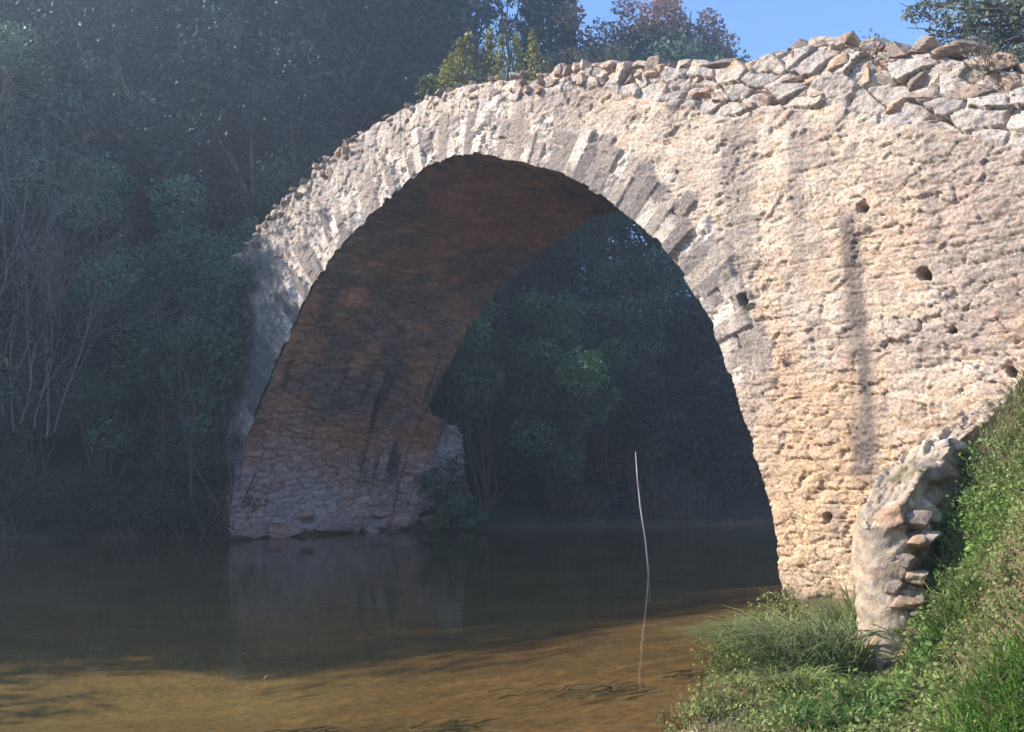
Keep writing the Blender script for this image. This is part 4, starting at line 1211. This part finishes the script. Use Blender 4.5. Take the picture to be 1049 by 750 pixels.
def gp(px, py):
    """ground point of the right bank seen at a pixel, by marching along the ray"""
    p0 = np.array([0, 0, 1.6]); dr = at(px, py, 1.0) - p0
    for Yd in np.arange(3.0, 12, 0.03):
        p = p0 + dr * Yd
        if p[2] < float(ground_z(p[:1], p[1:2])[0]): return p[0], p[1]
    return p[0], p[1]


tussock(gp(835, 690), 620, 0.80, 0.36, "largest long bladed grass tussock at the foot of the bridge pier", (0.14, 0.22, 0.07), (0.27, 0.33, 0.14), (-0.25, -0.2, 0), 1.1)
tussock(gp(790, 672), 460, 0.66, 0.30, "grass tussock with pale arching blades on the bank edge under the pier", (0.18, 0.24, 0.08), (0.34, 0.37, 0.16), (-0.35, -0.15, 0), 1.1)
tussock(gp(855, 742), 600, 0.26, 0.28, "fresh green grass tussock at the bottom in front of the wing wall", (0.10, 0.21, 0.05), (0.17, 0.29, 0.07), (-0.1, -0.2, 0), 0.9)
tussock(gp(962, 655), 700, 0.32, 0.22, "bright green grass tussock right of the broken wing wall", (0.11, 0.22, 0.04), (0.19, 0.30, 0.07), (0, -0.2, 0), 0.9)
tussock(gp(1035, 735), 1100, 0.42, 0.30, "vivid green grass tussock in the bottom right corner", (0.11, 0.24, 0.03), (0.18, 0.32, 0.06), (-0.2, -0.2, 0), 0.9, 0.006)
tussock(gp(760, 668), 260, 0.50, 0.16, "small loose grass tussock leaning over the water at the bank edge", (0.17, 0.23, 0.08), (0.33, 0.36, 0.15), (-0.5, -0.1, 0), 1.2, 0.007)
tussock(gp(815, 712), 320, 0.42, 0.2, "ragged grass tussock in front of the largest one", (0.16, 0.24, 0.06), (0.30, 0.35, 0.13), (-0.1, -0.5, 0), 1.0, 0.007)
tussock(gp(868, 668), 240, 0.62, 0.16, "tall thin grass tussock rising against the foot of the wing wall", (0.15, 0.22, 0.07), (0.30, 0.33, 0.14), (-0.15, 0.0, 0), 0.6, 0.006)
tussock(gp(1030, 425), 900, 0.30, 0.5, "greyish grass fringe at the top of the bank against the bridge", (0.14, 0.17, 0.09), (0.22, 0.24, 0.12), (-0.2, -0.2, 0), 1.0, 0.004)
tussock(gp(735, 720), 500, 0.22, 0.35, "low reddish dry tuft on the tip of the bank by the water", (0.28, 0.17, 0.10), (0.38, 0.26, 0.16), (-0.2, -0.2, 0), 1.0, 0.003)


def herb(loc, n, h_, rad, label, C0, C1, leaf=0.03):
    x, y = loc; z = float(ground_z(np.array([x]), np.array([y]))[0])
    root = empty("herb", (x, y, z)); mb = MB(); PP = []
    for i in range(n):
        a = g.uniform(0, 6.28); r = rad * math.sqrt(g.random())
        bse = np.array([math.cos(a) * r, math.sin(a) * r, 0]); bse[2] = float(ground_z(np.array([x + bse[0]]), np.array([y + bse[1]]))[0]) - z
        tip = bse + np.array([g.normal(-0.03, .06), g.normal(-0.03, .06), h_ * g.uniform(0.5, 1.1)])
        ax_ = bent(g, bse, tip, 5, 0.15); tube(mb, ax_, np.linspace(0.004, 0.002, 5), (0.2, 0.2, 0.08), 3)
        t_ = g.uniform(0.1, 1, 16); PP.append(np.stack([np.interp(t_, np.linspace(0, 1, 5), ax_[:, k]) for k in range(3)], 1) + g.normal(0, 0.022, (16, 3)))
    mb.build("stems", M_DRY, root); P = np.concatenate(PP)
    V, F, Cc = leaf_quads(P, leaf, tints(g, len(P), C0, C1, 0.25), g, 0.9, 0.5); mesh_obj("foliage", V, F, M_GRASS, root, Cc)
    return tag(root, label, "plant")


herb(gp(755, 690), 60, 0.30, 0.28, "leafy yellow green herb on the bank edge left of the tussocks", (0.17, 0.23, 0.05), (0.30, 0.34, 0.10))
herb(gp(800, 640), 50, 0.34, 0.25, "yellowish weeds climbing the bank edge at the pier's corner", (0.19, 0.23, 0.06), (0.32, 0.33, 0.11), 0.035)
herb(gp(985, 475), 120, 0.16, 0.5, "leafy green creeper over the top of the bank beside the wall", (0.11, 0.20, 0.04), (0.20, 0.30, 0.07))
herb(gp(1010, 540), 120, 0.16, 0.5, "leafy green herb patch halfway up the bank slope", (0.12, 0.21, 0.04), (0.21, 0.30, 0.07))
herb(gp(925, 715), 60, 0.14, 0.3, "broad leaved weed patch at the foot of the bank slope", (0.12, 0.22, 0.05), (0.22, 0.31, 0.09), 0.045)
herb(gp(975, 590), 110, 0.15, 0.4, "leafy herb patch low on the bank slope right of the wing wall", (0.12, 0.22, 0.045), (0.22, 0.32, 0.08), 0.036)
herb(gp(1035, 500), 130, 0.18, 0.5, "leafy herb patch high on the bank slope at the right edge", (0.13, 0.22, 0.05), (0.23, 0.31, 0.09), 0.034)
herb(gp(1020, 640), 90, 0.14, 0.45, "mixed weeds on the brownish middle of the bank slope", (0.16, 0.20, 0.06), (0.28, 0.29, 0.11), 0.03)
herb(gp(965, 520), 110, 0.15, 0.35, "leafy herbs crowding the upper edge of the wing wall", (0.12, 0.22, 0.05), (0.22, 0.31, 0.08), 0.032)
herb(gp(720, 735), 45, 0.16, 0.25, "sparse bright weed at the lowest tip of the bank", (0.20, 0.26, 0.07), (0.32, 0.35, 0.12), 0.035)

# ------------------------------------------------------------------ haze in the valley air, thickened to stand in for lens glare
bx0, bx1, by0, by1, bz0, bz1 = -275, 275, -215, 320, -3.0, 34.0
hv_ = [(x, y, z) for x in (bx0, bx1) for y in (by0, by1) for z in (bz0, bz1)]
hf_ = [(0, 1, 3, 2), (4, 6, 7, 5), (0, 4, 5, 1), (2, 3, 7, 6), (0, 2, 6, 4), (1, 5, 7, 3)]
mh = bpy.data.materials.new("haze"); mh.use_nodes = True; nt = mh.node_tree
nt.nodes.remove(nt.nodes["Principled BSDF"])
pv = nd(nt, "ShaderNodeVolumePrincipled"); pv.inputs["Color"].default_value = (0.66, 0.81, 1.0, 1); pv.inputs["Density"].default_value = HAZE; pv.inputs["Anisotropy"].default_value = 0.5
nt.links.new(pv.outputs[0], nt.nodes["Material Output"].inputs["Volume"])
hz = mesh_obj("haze", hv_, hf_, mh)
tag(hz, "bluish haze filling the shaded river valley, thickened to stand in for lens glare", "haze", kind="stuff")
